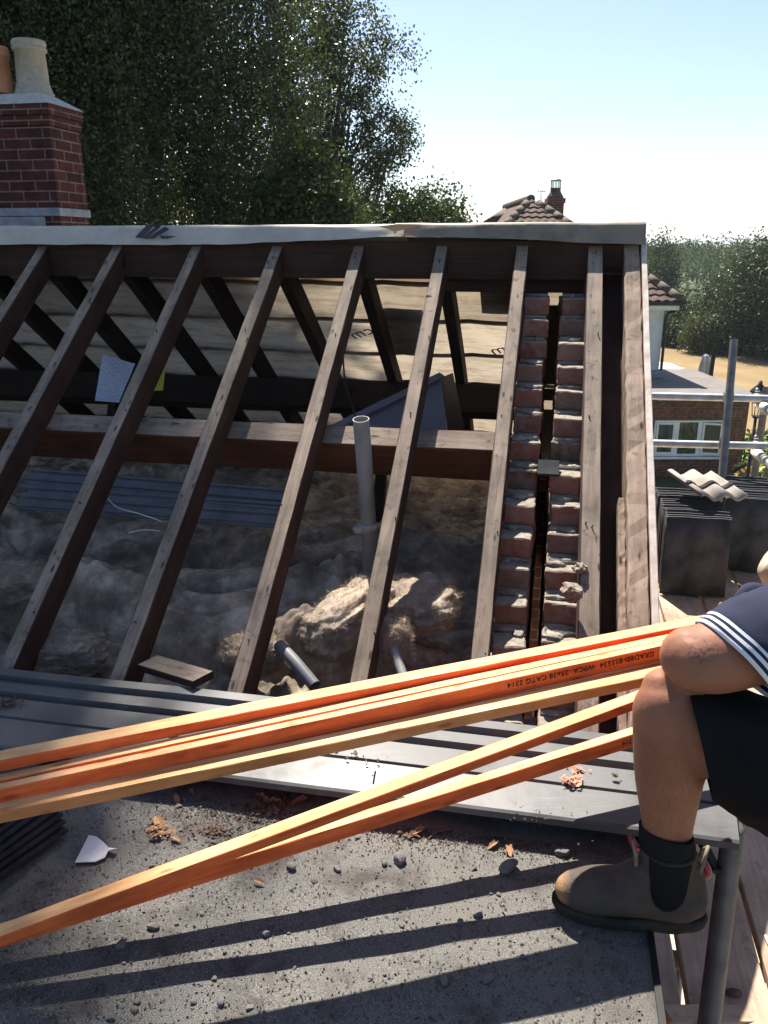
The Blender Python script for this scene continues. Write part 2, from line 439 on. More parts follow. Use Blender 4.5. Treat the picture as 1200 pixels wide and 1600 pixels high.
m_leafdry = M('dry_oak_leaf', (.20, .105, .055), (.36, .21, .115), rough=.8, scale=30)
m_leafdark = M('dark_leaf_litter', (.06, .04, .03), (.16, .09, .06), rough=.9, scale=30)
m_white = M('white_plastic_paint', (.74, .74, .74), (.84, .84, .83), rough=.5, scale=4, bump=.05)
m_paper = M('scrap_paper', (.55, .54, .56), (.66, .65, .66), rough=.7, scale=12, bump=.2)
m_render = M('white_render_wall', (.60, .61, .63), (.70, .71, .72), rough=.9, scale=3, bump=.2)
m_lead = M('lead_flashing', (.17, .19, .24), (.29, .31, .36), rough=.5, scale=12, bump=.3)
m_cement = M('cement_flaunching', (.40, .38, .34), (.56, .53, .48), rough=.9, scale=16, bump=.6, bscale=50)
m_pot_pale = M('pale_clay_pot', (.34, .29, .23), (.43, .375, .31), rough=.85, scale=14, c3=(.17, .15, .13), hi=.78)
m_pot_terra = M('terracotta_pot', (.46, .19, .09), (.58, .27, .14), rough=.8, scale=8)
m_rooftile = M('weathered_clay_tile', (.05, .034, .028), (.10, .060, .046), rough=.9, scale=5, c3=(.18, .115, .088), hi=.75)
m_ridgetile = M('ridge_tile', (.065, .052, .044), (.14, .105, .085), rough=.9, scale=6)
m_black = M('black_plastic', (.012, .012, .013), (.025, .025, .026), rough=.4, bump=0)
m_flatgrey = M('grey_flat_roof', (.145, .132, .125), (.19, .172, .162), rough=.9, scale=2)
m_wire = M('pale_wire', (.5, .47, .43), (.6, .57, .52), bump=0)
m_red = M('dark_red_plastic', (.30, .02, .03), (.42, .04, .05), rough=.25, bump=0, spec=.6)

def glass_mat():
    m, n, b = newmat('window_glass')
    b.inputs['Base Color'].default_value = (.05, .055, .05, 1); b.inputs['Roughness'].default_value = .04
    b.inputs['Specular IOR Level'].default_value = .8; return m
m_glass = glass_mat()
m_curtain = M('cream_curtain', (.34, .28, .17), (.55, .47, .31), scale=4, stretch=(6, 1, .6), rough=.9)

# ================================================================== SETTING: ground
def sheet(name, pts, z, mat, kind='structure', label=None, cat=None):
    bm = bmesh.new(); f = bm.faces.new([bm.verts.new((x, y, z)) for x, y in pts])
    o = bmobj(name, bm, mat); tag(o, label, cat, None, kind); return o

m_ground = M('garden_ground', (.050, .065, .030), (.085, .095, .045), scale=.4, rough=1, kind='Object')
m_field = M('dry_field_grass', (.19, .13, .060), (.26, .185, .092), scale=.35, detail=10, rough=1, bump=.5, bscale=6, bdist=.05)
m_lawn = M('green_lawn', (.14, .22, .035), (.20, .30, .055), scale=1.5, rough=1, bump=.4, bscale=30, bdist=.02)
m_gravel = M('pale_patio_gravel', (.50, .42, .30), (.66, .57, .42), scale=18, rough=1, bump=.8, bscale=40, bdist=.02)
def hill_z(x, y):
    r = math.hypot(x, y)
    return -0.02 + (max(0, r - 260) / 900) ** 1.2 * 2.2
N = 70
def gfn(i, j):
    a = (i - .5) * 2; b = (j - .5) * 2
    x = math.copysign(abs(a) ** 3, a) * 3500; y = math.copysign(abs(b) ** 3, b) * 3500
    return (x, y, hill_z(x, y))
gme = grid_mesh('ground', N, N, gfn)
tag(mkobj('ground', gme, m_ground), kind='structure')
sheet('field', [(-60, 25.5), (60, 25.5), (90, 60), (-90, 60)], .012, m_field)
sheet('lawn', [(8.9, 15.0), (30, 15.0), (30, 25.3), (8.9, 25.3)], .016, m_lawn)
sheet('patio', [(-4, -1), (9.0, -1), (9.0, 12.5), (-4, 12.5)], .008, m_gravel)

# ================================================================== OUR HOUSE: shell below the open roof
shell = thing('house', 'brick house under the stripped roof frame', 'house', R(-2, 0, -EZ))
zt = EZ - 1.36
def wallbox(name, s0, s1, d0, d1, z0, z1, mat, parent):
    bm = bmesh.new()
    pts = [R(s0, d0, 0), R(s1, d0, 0), R(s1, d1, 0), R(s0, d1, 0)]
    lo = [bm.verts.new((p.x, p.y, z0)) for p in pts]; hi = [bm.verts.new((p.x, p.y, z1)) for p in pts]
    bm.faces.new(lo); bm.faces.new(hi)
    for i in range(4): bm.faces.new((lo[i], lo[(i + 1) % 4], hi[(i + 1) % 4], hi[i]))
    return bmobj(name, bm, mat, parent)
wallbox('front_wall', -5, .765, 1.70, 1.58, 0, zt, m_house_brick, shell)
wallbox('back_wall', -5, .765, -1.60, -1.72, 0, zt, m_house_brick, shell)
wallbox('end_wall', -5.1, -5, 1.7, -1.72, 0, zt, m_house_brick, shell)
m_plaster = M('old_ceiling_plaster', (.10, .085, .07), (.16, .14, .12), rough=1)
wallbox('ceiling', -5, .50, 1.58, -1.6, EZ - 1.56, EZ - 1.52, m_plaster, shell)

# flat roof the worker stands on
flat = thing('flat_roof', 'dark mineral felt flat roof strewn with stones and leaves', 'roof', R(0, 2.3, -1.5))
FR_S1, FR_D0, FR_D1 = .885, 1.74, 4.4
FR_Z = -1.25
def flat_z(s, d):
    return FR_Z + .010 * fbm(s * 1.3, d * 1.3, 2.0, 3) + .0035 * fbm(s * 7, d * 7, 5.0, 2)
def ffn(i, j):
    s = -4.2 + i * (FR_S1 + 4.2); d = FR_D0 + j * (FR_D1 - FR_D0)
    return R(s, d, flat_z(s, d))
fm = grid_mesh('felt', 220, 110, ffn)
fo = mkobj('felt', fm, m_felt, flat, smooth=True)
wallbox('deck', -4.2, FR_S1 - .004, FR_D1, FR_D0, EZ - 1.36, EZ - 1.268, m_dark_timber, flat)
wallbox('edge_trim', FR_S1, FR_S1 + .012, FR_D1, FR_D0, EZ - 1.40, EZ - 1.243, m_black, flat)
wallbox('wall', -4.1, FR_S1 - .12, FR_D1 - .1, 1.72, 0, EZ - 1.362, m_house_brick, flat)
# felt seam: a lapped strip
def seamfn(i, j):
    d = FR_D0 + .03 + i * 2.4; s = -.50 + .02 * fbm(d * 2, 3.3) + j * .045
    return R(s, d, flat_z(s, d) + .004)
mkobj('felt_lap', grid_mesh('felt_lap', 60, 2, seamfn), m_felt, flat, smooth=True)
def lap2(i, j):
    s = .42 + i * .44; d = 2.24 + j * .05 + .01 * fbm(s * 4, 1.0)
    return R(s, d, flat_z(s, d) + .004)

# ================================================================== ROOF FRAME
roof = thing('roof_frame', 'stripped pitched roof frame of old dark rafters and purlins', 'roof', R(-.5, 0, -1.3))
RS = [-2.36, -2.0, -1.633, -1.268, -.896, -.532, -.1756, .1756, .5007, .785]
RH, RW = .10, .050
for i, s in enumerate(RS):
    w = .060 if s == .785 else RW
    up, lo = RF(s, .015, -RH / 2), RF(s + random.uniform(-.008, .008), 1.63 + random.uniform(0, .05), -RH / 2)
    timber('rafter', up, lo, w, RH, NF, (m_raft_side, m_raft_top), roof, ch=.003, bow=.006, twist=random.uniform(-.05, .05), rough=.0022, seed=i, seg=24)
    if s < .6:
        timber('back_rafter', RB(s, .015, -RH / 2), RB(s, 1.72, -RH / 2), RW, RH, NB, (m_dark_timber, m_dark_timber), roof, ch=.003, bow=.006, seed=i + 50, rough=.002)
# ridge board between the two slopes
timber('ridge_board', R(-5, 0, -.052), R(.965, 0, -.052), .028, .150, Z3, (m_brown_board, m_brown_board), roof, rough=.002, seg=40)
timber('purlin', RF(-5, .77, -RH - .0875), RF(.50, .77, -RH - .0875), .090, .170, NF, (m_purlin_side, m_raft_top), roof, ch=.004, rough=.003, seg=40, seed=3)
timber('back_purlin', RB(-5, .84, -RH - .0875), RB(.50, .84, -RH - .0875), .080, .165, NB, (m_dark_timber, m_dark_timber), roof, ch=.004, seg=30)
timber('wall_plate', R(-5, 1.60, -1.33), R(.50, 1.60, -1.33), .10, .065, Z3, (m_dark_timber, m_raft_top), roof, seg=20)
timber('wall_plate', R(-5, -1.66, -1.33), R(.50, -1.66, -1.33), .10, .065, Z3, (m_dark_timber, m_dark_timber), roof, seg=20)
for s in (-2.2, -1.45, -.72, -.02, .36):
    timber('ceiling_joist', R(s, 1.6, -1.46), R(s, -1.6, -1.46), .045, .095, Z3, (m_dark_timber, m_raft_top), roof)
# struts from the back purlin to the ceiling
for s in (-1.75, -.20):
    timber('strut', RB(s, .84, -.26), R(s, -.45, -1.45), .05, .075, E1.cross(RB(s, .84, -.2) - R(s, -.45, -1.45)).normalized(), (m_dark_timber, m_dark_timber), roof)
# verge ladder: outer barge rafter, flaking edge strip and the dark soffit board between
timber('barge_rafter', RF(.925, .0, -.055), RF(.925, 1.70, -.055), .058, .11, NF, (m_barge, m_barge), roof, ch=.004, rough=.005, seg=50, seed=77)
timber('barge_rafter', RF(.884, .98, -.085), RF(.884, 1.66, -.085), .022, .09, NF, (m_barge, m_barge), roof, ch=.003, rough=.0025, seg=50, seed=78)
timber('barge_board', RF(.968, -.012, -.075), RF(.968, 1.72, -.075), .020, .175, NF, (m_white_edge, m_white_edge), roof, ch=.002, rough=.002, seg=30)
timber('barge_board', RB(.968, -.012, -.075), RB(.968, 1.75, -.075), .020, .175, NB, (m_white_edge, m_white_edge), roof, ch=.002, rough=.002, seg=30)
timber('soffit_board', RF(.845, .02, -.125), RF(.845, 1.66, -.125), .150, .012, NF, (m_brown_board, m_brown_board), roof, seg=12)
timber('soffit_board', RB(.845, .02, -.125), RB(.845, 1.70, -.125), .190, .012, NB, (m_brown_board, m_brown_board), roof, seg=12)
for d0, d1 in ((.03, .26), (.36, .95), (1.0, 1.10), (1.2, 1.7)):  # dark strips added behind the open cavity so it reads black
    timber('added_cavity_shade', RB(.64, d0, .002), RB(.64, d1, .002), .075, .008, NB, (m_dark_timber, m_dark_timber), roof, seg=6)
# dark backing board under the ridge at the gable
timber('ridge_lining', R(.12, -.045, -.085), R(.945, -.045, -.085), .012, .19, Z3, (m_brown_board, m_brown_board), roof)
# roofing nails and torn batten stubs on the rafters
bm = bmesh.new()
for s in RS:
    for k in range(5):
        d = .08 + .345 * k + random.uniform(-.02, .02)
        for q in range(random.choice((1, 1, 2))):
            a = RF(s + random.uniform(-.015, .015), d + random.uniform(-.02, .02), 0)
            bm_tube(bm, [a - NF * .004, a + NF * random.uniform(.002, .010) + E1 * random.uniform(-.004, .004)], [.0022, .0022], seg=6)
bmobj('nails', bm, m_black, roof)

# back slope: translucent underlay with slating battens over it
under = thing('roof_underlay', 'sunlit translucent tan underlay on the far slope', 'roofing sheet', RB(-.5, .9, .02))
UO = RB(0, 0, .010)
UM = Matrix((E1, (-Z3 * SL + E2).normalized(), NB)).transposed().to_4x4(); UM.translation = UO
def ufn(i, j):
    x = -5 + i * 5.94; y = .04 + j * 2.1
    ph = ((x + 5 - .2) % .36) / .36
    sag = -.012 * math.sin(math.pi * ph) * (1 if j > .02 else 0)
    return (x, y, .004 + sag * .8 + .004 * fbm(x * 4, y * 4, 1.0, 3))
mkobj('sheet', grid_mesh('sheet', 180, 70, ufn), m_underlay, under, UM, smooth=True)
def print_text(body, size, mat, mat4, parent, name='printed_lettering', ext=.0003, sx=1.0):
    cu = bpy.data.curves.new(name, 'FONT'); cu.body = body; cu.size = size; cu.extrude = ext; cu.align_x = 'CENTER'; cu.align_y = 'CENTER'
    cu.space_character = 1.08
    tmp = bpy.data.objects.new(name, cu); COL.objects.link(tmp)
    dg = bpy.context.evaluated_depsgraph_get(); me = bpy.data.meshes.new_from_object(tmp.evaluated_get(dg))
    bpy.data.objects.remove(tmp); bpy.data.curves.remove(cu)
    if sx != 1.0:
        for v in me.vertices: v.co.x *= sx
    return mkobj(name, me, mat, parent, mat4)
m_print = M('faded_brown_print', (.17, .13, .09), (.30, .24, .17), bump=0, scale=30)
for (s, d, r_) in ((.40, .66, 25), (-.30, .56, 30), (-1.7, .5, 20)):
    tm = UM @ Matrix.Translation((s, d / .8, -.016)) @ Matrix.Rotation(math.pi, 4, 'Y') @ Matrix.Rotation(rad(180 + r_), 4, 'Z')
    print_text('cm', .11, m_print, tm, under, 'printed_mark', sx=-1)
bat_s1 = .945
for k in range(7):
    d = .235 + .25 * k
    g = timber('slating_batten', RB(-5, d, .032), RB(bat_s1 - .0, d, .032), .038, .025, NB, (m_dark_timber, m_dark_timber), None, seg=20, bow=.003, seed=k)
    tag(g, ['topmost slating batten just behind the ridge', 'second slating batten down behind the far underlay', 'third slating batten down behind the far underlay',
            'slating batten right above the far purlin', 'slating batten right below the far purlin', 'sixth slating batten low behind the far underlay', 'lowest slating batten at the far eaves'][k], 'batten', 'slating battens on the far slope')
# darker patches of felt left on the far side near the gable
def patch(name, s0, s1, d0, d1, off, mat, label, cat):
    bm = bmesh.new(); vs = [bm.verts.new(p) for p in (RB(s0, d0, off), RB(s1, d0, off), RB(s1, d1, off), RB(s0, d1, off))]
    f = bm.faces.new(vs); r = bmesh.ops.extrude_face_region(bm, geom=[f])
    bmesh.ops.translate(bm, verts=[v for v in r['geom'] if isinstance(v, bmesh.types.BMVert)], vec=NB * .004)
    return tag(bmobj(name, bm, mat, origin=RB((s0 + s1) / 2, (d0 + d1) / 2, off)), label, cat)
patch('felt_offcut', .30, .60, .02, .42, .053, m_black_sheet, 'dark square felt offcut on the far slope beside the gable', 'roofing felt')
patch('felt_offcut', -.19, .02, .40, .74, .055, m_black_sheet, 'dark felt offcut above the grey tank lid on the far slope', 'roofing felt')

# ================================================================== RIDGE MEMBRANE
def ridge_cap(name, s0, s1, mat, label, z_top, drop_fn, seed, back=.20, parent=None):
    ns, nd = max(20, int((s1 - s0) * 40)), 14
    def fn(i, j):
        s = s0 + i * (s1 - s0)
        dr = drop_fn(s)
        t = j                       # 0 back .. 1 front hem
        if t < .4:
            q = t / .4; d = -back * (1 - q); z = z_top - .012 - (.10 * (1 - q) + SL * back * (1 - q) * .55)
        elif t < .55:
            q = (t - .4) / .15; d = -.012 + .034 * q; z = z_top + .004 * math.sin(math.pi * q)
        else:
            q = (t - .55) / .45; d = .022 + .035 * q + .006 * fbm(s * 9, q * 3, seed); z = z_top - dr * q
        z += .004 * fbm(s * 5, t * 5, seed + 4, 3)
        return R(s, d, z)
    return mkobj(name, grid_mesh(name, ns, nd, fn), mat, parent, smooth=True)
rm = thing('ridge_membrane', 'pale off-white membrane strip folded over the ridge, marked with dark strokes', 'roofing sheet', R(-2, 0, .08))
ridge_cap('sheet', -5, .02, m_membrane, '', .086, lambda s: .076 + .008 * fbm(s * 2.4, 1.0) - (.030 * max(0, (s + .75) / .75)), 1.0, parent=rm)
def strokes(polys, parent, mat, z_top=.078, d0=.050):
    bm = bmesh.new()
    for pl in polys:
        vs = [bm.verts.new(p) for p in pl]
        f = bm.faces.new(vs)
        r = bmesh.ops.extrude_face_region(bm, geom=[f]); bmesh.ops.translate(bm, verts=[v for v in r['geom'] if isinstance(v, bmesh.types.BMVert)], vec=-E2 * .0015)
    return bmobj('printed_mark', bm, mat, parent)
def mp(u, v):
    # point on the hanging flap (plane d ~ .045), built in ridge coordinates
    r = (u - 600) / FPX; dirv = P(u, v, 1.0) - Vector((0, 0, EZ))
    t = None
    q = RO - E2 * .066
    k = (E2.dot(q)) / (E2.dot(Vector((dirv.x, dirv.y, 0))))
    return Vector((0, 0, EZ)) + dirv * k
strokes([[mp(211, 371), mp(222, 372), mp(243, 351), mp(230, 351)], [mp(222, 372), mp(228, 373), mp(252, 354), mp(246, 352)],
         [mp(228, 373), mp(240, 373), mp(265, 358), mp(258, 354)], [mp(243, 351), mp(258, 349), mp(246, 356), mp(240, 355)],
         [mp(250, 368), mp(275, 369), mp(262, 373), mp(252, 373)]], rm, M('charcoal_print', (.045, .045, .05), (.07, .07, .075), bump=0))
rg = ridge_cap('ridge_membrane', -.02, .97, m_membrane_grey, '', .090, lambda s: .052 + .030 * max(0, (s - .2) / .75) + .008 * fbm(s * 3, 4.0), 8.0)
tag(rg, 'crumpled grey-brown membrane piece capping the ridge by the gable', 'roofing sheet')
bm = bmesh.new()
pts = [mp(592, 354), mp(622, 350), mp(660, 351), mp(640, 357), mp(617, 362), mp(606, 357)]
f = bm.faces.new([bm.verts.new(p - E2 * .012) for p in pts])
r = bmesh.ops.extrude_face_region(bm, geom=[f]); bmesh.ops.translate(bm, verts=[v for v in r['geom'] if isinstance(v, bmesh.types.BMVert)], vec=-E2 * .003)
tag(bmobj('torn_paper', bm, m_kraft, origin=mp(620, 354)), 'torn brown paper flap at the middle of the ridge', 'paper')

# ================================================================== GABLE WALL (two brick leaves stepping down the rake)
gw = thing('gable_wall', 'stepped red brick gable wall with an open cavity between its two leaves', 'wall', R(.64, 0, -EZ))
REC = .095
def leaf(name, s0, s1, seed, jag):
    rr = random.Random(seed); bm = bmesh.new()
    rot = Matrix((E1, E2, Z3)).transposed()
    z = -1.98; k = 0
    while z < -.10:
        top = z + .065
        df = (.015 - REC - top) / SL + rr.uniform(-.022, .040)      # front end of this course
        if jag and rr.random() < .22: df -= rr.uniform(.02, .05)
        df = min(df, 2.35)
        db = -(.015 - .16 - top) / SL
        db = max(db, -1.7)
        d = df; j = 0
        while d > db + .04:
            L = rr.choice((.1025, .215)) if j == 0 else .215
            L = min(L, d - db)
            tw = Matrix.Rotation(rr.uniform(-.09, .09) if j == 0 else 0, 3, 'Z') @ Matrix.Rotation(rr.uniform(-.035, .035) if j == 0 else 0, 3, 'Y')
            bm_box(bm, R((s0 + s1) / 2 + rr.uniform(-.002, .002), d - L / 2, z + .0325), (s1 - s0 + rr.uniform(-.004, .002), L - .004, .065), rot @ tw, bevel=.004)
            d -= L + .008; j += 1
        z += .075; k += 1
    # chipped, worn faces
    bmesh.ops.subdivide_edges(bm, edges=[e for e in bm.edges if e.calc_length() > .05], cuts=4, use_grid_fill=True)
    for v in bm.verts:
        p = v.co; v.co = p + Vector((fbm(p.x * 40, p.y * 40, p.z * 40, 2), fbm(p.x * 40 + 9, p.y * 40, p.z * 40, 2), fbm(p.x * 40, p.y * 40 + 9, p.z * 40, 2))) * .0055
    return bmobj(name, bm, m_brick, gw)
leaf('inner_leaf', .518, .617, 5, False)
leaf('outer_leaf', .663, .765, 9, True)
# mortar: lumpy beds and droppings on the exposed tops
def lump(bm, c, rx, ry, rz, seed, n=10, amp=.35, rot=None):
    g = bmesh.ops.create_icosphere(bm, subdivisions=3, radius=1.0)
    for v in g['verts']:
        q = 1 + amp * fbm(v.co.x * 1.7 + seed * 3.1, v.co.y * 1.7 + seed, v.co.z * 1.7 + seed * 2.2, 3)
        p = Vector((v.co.x * rx, v.co.y * ry, v.co.z * rz)) * q
        if rot is not None: p = rot @ p
        v.co = p + Vector(c)
    return g['verts']
bm = bmesh.new(); rot = Matrix((E1, E2, Z3)).transposed(); rr = random.Random(4)
for (s0, s1) in ((.518, .617), (.663, .765)):
    z = -1.98
    while z < -.14:
        top = z + .065; d = (.015 - REC - top) / SL
        if d < 2.3:
            bm_box(bm, R((s0 + s1) / 2, min(d, 2.3) / 2 - .06, top + .004), (s1 - s0 - .012, min(d, 2.3), .0105), rot)
            for k in range(2):
                if rr.random() < .75:
                    lump(bm, R(rr.uniform(s0 + .02, s1 - .02), d - rr.uniform(.045, .09), top + .004), rr.uniform(.012, .030), rr.uniform(.010, .022), rr.uniform(.004, .010), rr.random() * 50, amp=.8, rot=rot)
        z += .075
bmobj('mortar', bm, m_mortar, gw, smooth=True)
# broken bricks left on the outer leaf
for (u, v, Z, sx, label) in ((893, 925, 2.32, .030, 'large broken brick lump on the outer leaf near its foot'), (906, 888, 2.42, .020, 'dusty broken brick chunk above the large lump'),
                             (888, 741, 2.83, .030, 'small broken brick bat on the outer leaf beside the slate')):
    bm = bmesh.new(); c = P(u, v, Z)
    lump(bm, (0, 0, 0), sx, sx * 1.15, sx * .75, u * .37, amp=.7, rot=rot)
    tag(mkobj('broken_brick', (lambda b: (lambda me: (b.to_mesh(me), b.free(), me)[2])(bpy.data.meshes.new('broken_brick')))(bm), m_brick, None, Matrix.Translation(c)), label, 'brick', 'broken bricks on the gable')
# slate bridging the cavity
bm = bmesh.new(); bm_box(bm, (0, 0, 0), (.070, .10, .008), None, .001)
sm = rot.to_4x4() @ Matrix.Rotation(rad(14), 4, 'X'); sm.translation = P(857, 731, 2.735)
tag(bmobj('slate_offcut', bm, M('blue_black_slate', (.012, .013, .015), (.028, .029, .032), rough=.9, spec=.1), None, sm), 'small dark slate lying across the open wall cavity', 'slate')

# ================================================================== LOFT CONTENTS
def wool_z(s, d):
    wx = .35 * noise.noise(Vector((s * 1.5, d * 1.5, 31.0))); wy = .22 * noise.noise(Vector((s * 1.5, d * 1.5, 57.0)))
    z = -1.43 + .07 * fbm(s * 1.1, d * 2.2, 1.0, 3)
    bil = lambda f, o: abs(noise.noise(Vector(((s + wx) * f, (d + wy) * f * 1.7, o)))) 
    z += .10 * bil(2.0, 3.0) + .075 * bil(4.6, 8.0) + .034 * bil(10.0, 5.0) + .014 * bil(22.0, 2.0) + .006 * bil(46.0, 2.0)
    lf = 1.0 / (1.0 + math.exp((s - .02) * 14))
    def fold(c, w, h, o):
        c = c + .07 * math.sin(s * 2.3 + o) + .05 * noise.noise(Vector((s * 1.8, o, 3.3))); q = d - c
        ww = w * (.75 if q > 0 else 1.25); return h * max(0.0, 1 - (q / ww) ** 2) ** .6 * (.75 + .5 * noise.noise(Vector((s * 2.1 + o, 7.7, o))))
    z = max(z, -1.40 + fold(1.06, .19, .25, 1.0) * lf + .10 * bil(3.6, 12.0) + .045 * bil(9.0, 13.0) + .020 * bil(20.0, 4.0) + .008 * bil(44.0, 4.0))
    z = max(z, -1.44 + fold(.66, .17, .21, 4.0) * (.55 + .45 * lf) + .10 * bil(3.9, 15.0) + .045 * bil(9.5, 17.0) + .020 * bil(21.0, 4.0))
    z = max(z, -1.44 + fold(.24, .20, .22, 8.5) + .09 * bil(3.7, 19.0) + .04 * bil(10.0, 23.0) + .018 * bil(22.0, 4.0))
    z += .05 * math.exp(-((d - 1.12) / .17) ** 2) * (1 - lf)
    if d > 1.42: z -= (d - 1.42) * .35
    return z
def wfn(i, j):
    s = -3.4 + i * 3.905; d = 1.56 - j * 3.1
    return R(s, d, wool_z(s, d))
wm = grid_mesh('insulation_quilt', 520, 400, wfn)
def fibres(name, me, mats, parent, m4, count, L=.018, seed=1, up_only=True):
    rg = np.random.default_rng(seed); n = len(me.vertices)
    co = np.empty(n * 3, dtype=np.float32); me.vertices.foreach_get('co', co); co = co.reshape(-1, 3)
    no = np.empty(n * 3, dtype=np.float32); me.vertices.foreach_get('normal', no); no = no.reshape(-1, 3)
    k = rg.integers(0, n, count); p = co[k] + rg.normal(size=(count, 3)) * .004
    d = no[k] * .45 + rg.normal(size=(count, 3)) * .75; d /= np.linalg.norm(d, axis=1, keepdims=True)
    l = L * rg.uniform(.35, 1.3, (count, 1)); sd_ = np.cross(d, rg.normal(size=(count, 3))); sd_ /= np.linalg.norm(sd_, axis=1, keepdims=True); w = .00042
    V = np.empty((count, 4, 3)); V[:, 0] = p - sd_ * w; V[:, 1] = p + sd_ * w; bend = rg.normal(size=(count, 3)) * .003
    V[:, 2] = p + d * l + bend + sd_ * w * .4; V[:, 3] = p + d * l + bend - sd_ * w * .4
    o = mkobj(name, fast_mesh(name, V.reshape(-1, 3)), mats, parent, m4); o['kind'] = 'stuff'; return o
wq = mkobj('insulation_quilt', wm, m_wool, smooth=True)
fibres('fibres', wm, m_wool, wq, None, 5000, .020)
tag(wq, kind='stuff', label='dirty brown mineral wool filling the loft floor', cat='insulation')
def QF(u, v, z):
    w = (v - 800) / FPX; return P(u, v, z / (-SP - CP * w))
m_wool_pale = insul_mat('pale_mineral_wool', 1.12)
def wool_block(label, c, sx, sy, sz, rz, seed, tilt=0, pale=False):
    bm = bmesh.new()
    bmesh.ops.create_cube(bm, size=2.0)
    bmesh.ops.subdivide_edges(bm, edges=bm.edges, cuts=36, use_grid_fill=True)
    for v in bm.verts:
        p = v.co.copy(); l = max(abs(p.x), abs(p.y), abs(p.z)); n_ = p.normalized()
        p = p.lerp(n_ * 1.2, .55)
        bl = lambda f: abs(noise.noise(Vector((p.x * f + seed, p.y * f, p.z * f * 1.5 + seed))))
        st_ = noise.noise(Vector((p.x * 2.2 + seed, p.y * 2.2, p.z * 9)))
        q = .86 + .16 * fbm(p.x * 1.3 + seed, p.y * 1.3, p.z * 1.3, 2) + .20 * bl(1.5) + .10 * bl(3.0) + .016 * st_ + .075 * fbm(p.x * 5 + seed, p.y * 5, p.z * 5, 4) + .022 * noise.noise(Vector((p.x * 26, p.y * 26, p.z * 26 + seed)))
        v.co = Vector((p.x * sx, p.y * sy, p.z * sz)) * q
    m4 = Matrix.Rotation(rz, 4, 'Z') @ Matrix.Rotation(tilt, 4, 'X'); m4.translation = c
    m = m_wool_pale if pale else m_wool
    o = bmobj('insulation_block', bm, m, None, m4, True)
    fibres('fibres', o.data, m, o, m4.copy(), 13000, .016, int(seed))
    return tag(o, label, 'insulation', 'loose insulation blocks in the loft')
wool_block('thick square insulation block lying flat between two rafters near the gable', QF(655, 945, -1.13), .120, .125, .062, -ALPHA, 3.3, rad(8))
wool_block('rounded insulation roll end tucked behind the sixth rafter', QF(545, 965, -1.13), .085, .17, .075, rad(-38), 8.1, rad(10))
wool_block('dusty pale insulation piece poking out at the far left', QF(20, 915, -1.17), .14, .10, .06, rad(10), 12.4, rad(6))
wool_block('small insulation tuft beside the short dark pipe', QF(610, 1000, -1.13), .05, .06, .06, rad(20), 22.4)

for k, (u, v, sx, sy, sz, rz, lab) in enumerate(((395, 1022, .10, .07, .05, .5, 'crumbled insulation lump at the eaves by the fourth rafter'), (100, 1018, .13, .08, .05, .2, 'crumbled insulation lump at the eaves by the second rafter'))):
    wool_block(lab, QF(u, v, -1.24), sx, sy, sz, rz - ALPHA, 31.7 + 4.3 * k, rad(6))
def pipe(name, pts, r, mat, label, cat, cap_in=True, group=None):
    bm = bmesh.new(); q, ro = spline(pts, [r] * len(pts), 5)
    bm_tube(bm, q, ro, 20, cap=False)
    # wall thickness and open end
    bm_tube(bm, q, [x * .86 for x in ro], 20, cap=False)
    o = bmobj(name, bm, mat, origin=pts[0]); return tag(o, label, cat, group)
vp_top, vp_bot = P(564, 655, 2.72), P(579, 900, 3.02)
vp = thing('vent_pipe', 'upright grey plastic vent pipe cut off between the rafters', 'pipe', vp_bot)
bm = bmesh.new(); q, ro = spline([vp_top, (vp_top + vp_bot) / 2 + Vector((.004, 0, 0)), vp_bot], [.0275] * 3, 6)
bm_tube(bm, q, ro, 24, cap=False); bm_tube(bm, q, [.0252] * len(q), 24, cap=False)
n = 24
# rim ring
ax = (q[0] - q[1]).normalized(); e_ = ax.orthogonal().normalized(); f_ = ax.cross(e_)
o_ = [bm.verts.new(q[0] + (e_ * math.cos(2*math.pi*k/n) + f_ * math.sin(2*math.pi*k/n)) * .0276 + ax * .0005) for k in range(n)]
i_ = [bm.verts.new(q[0] + (e_ * math.cos(2*math.pi*k/n) + f_ * math.sin(2*math.pi*k/n)) * .0252 + ax * .0005) for k in range(n)]
for k in range(n): bm.faces.new((o_[k], o_[(k+1) % n], i_[(k+1) % n], i_[k]))
bmobj('pipe', bm, m_pvc, vp, origin=vp_bot)
bm = bmesh.new(); lump(bm, (0, 0, 0), .040, .040, .022, 4.4, amp=.5); lump(bm, (-.028, -.022, -.004), .022, .018, .016, 7.4, amp=.5)
bmobj('rag_wrap', bm, M('grey_rag', (.30, .29, .28), (.42, .41, .40), scale=40, bump=.6), vp, Matrix.Translation(P(573, 823, 2.92)), True)
pipe('short_pipe', [P(436, 1008, 2.52), P(462, 1036, 2.46), P(492, 1072, 2.40)], .019, m_pvc_dark, 'short dark grey pipe slanting out of the wool at the eaves', 'pipe', group='pipe ends at the eaves')
pipe('short_pipe', [P(606, 990, 2.47), P(616, 1018, 2.43), P(632, 1062, 2.36)], .014, m_pvc, 'thin pale pipe end lit by the sun near the eaves', 'pipe', group='pipe ends at the eaves')
timber('offcut', P(232, 1036, 2.45), P(318, 1062, 2.30), .075, .022, Z3, (m_dark_timber, m_raft_top)); tag(bpy.data.objects['offcut'], 'short grey board offcut half sunk in the wool', 'board')
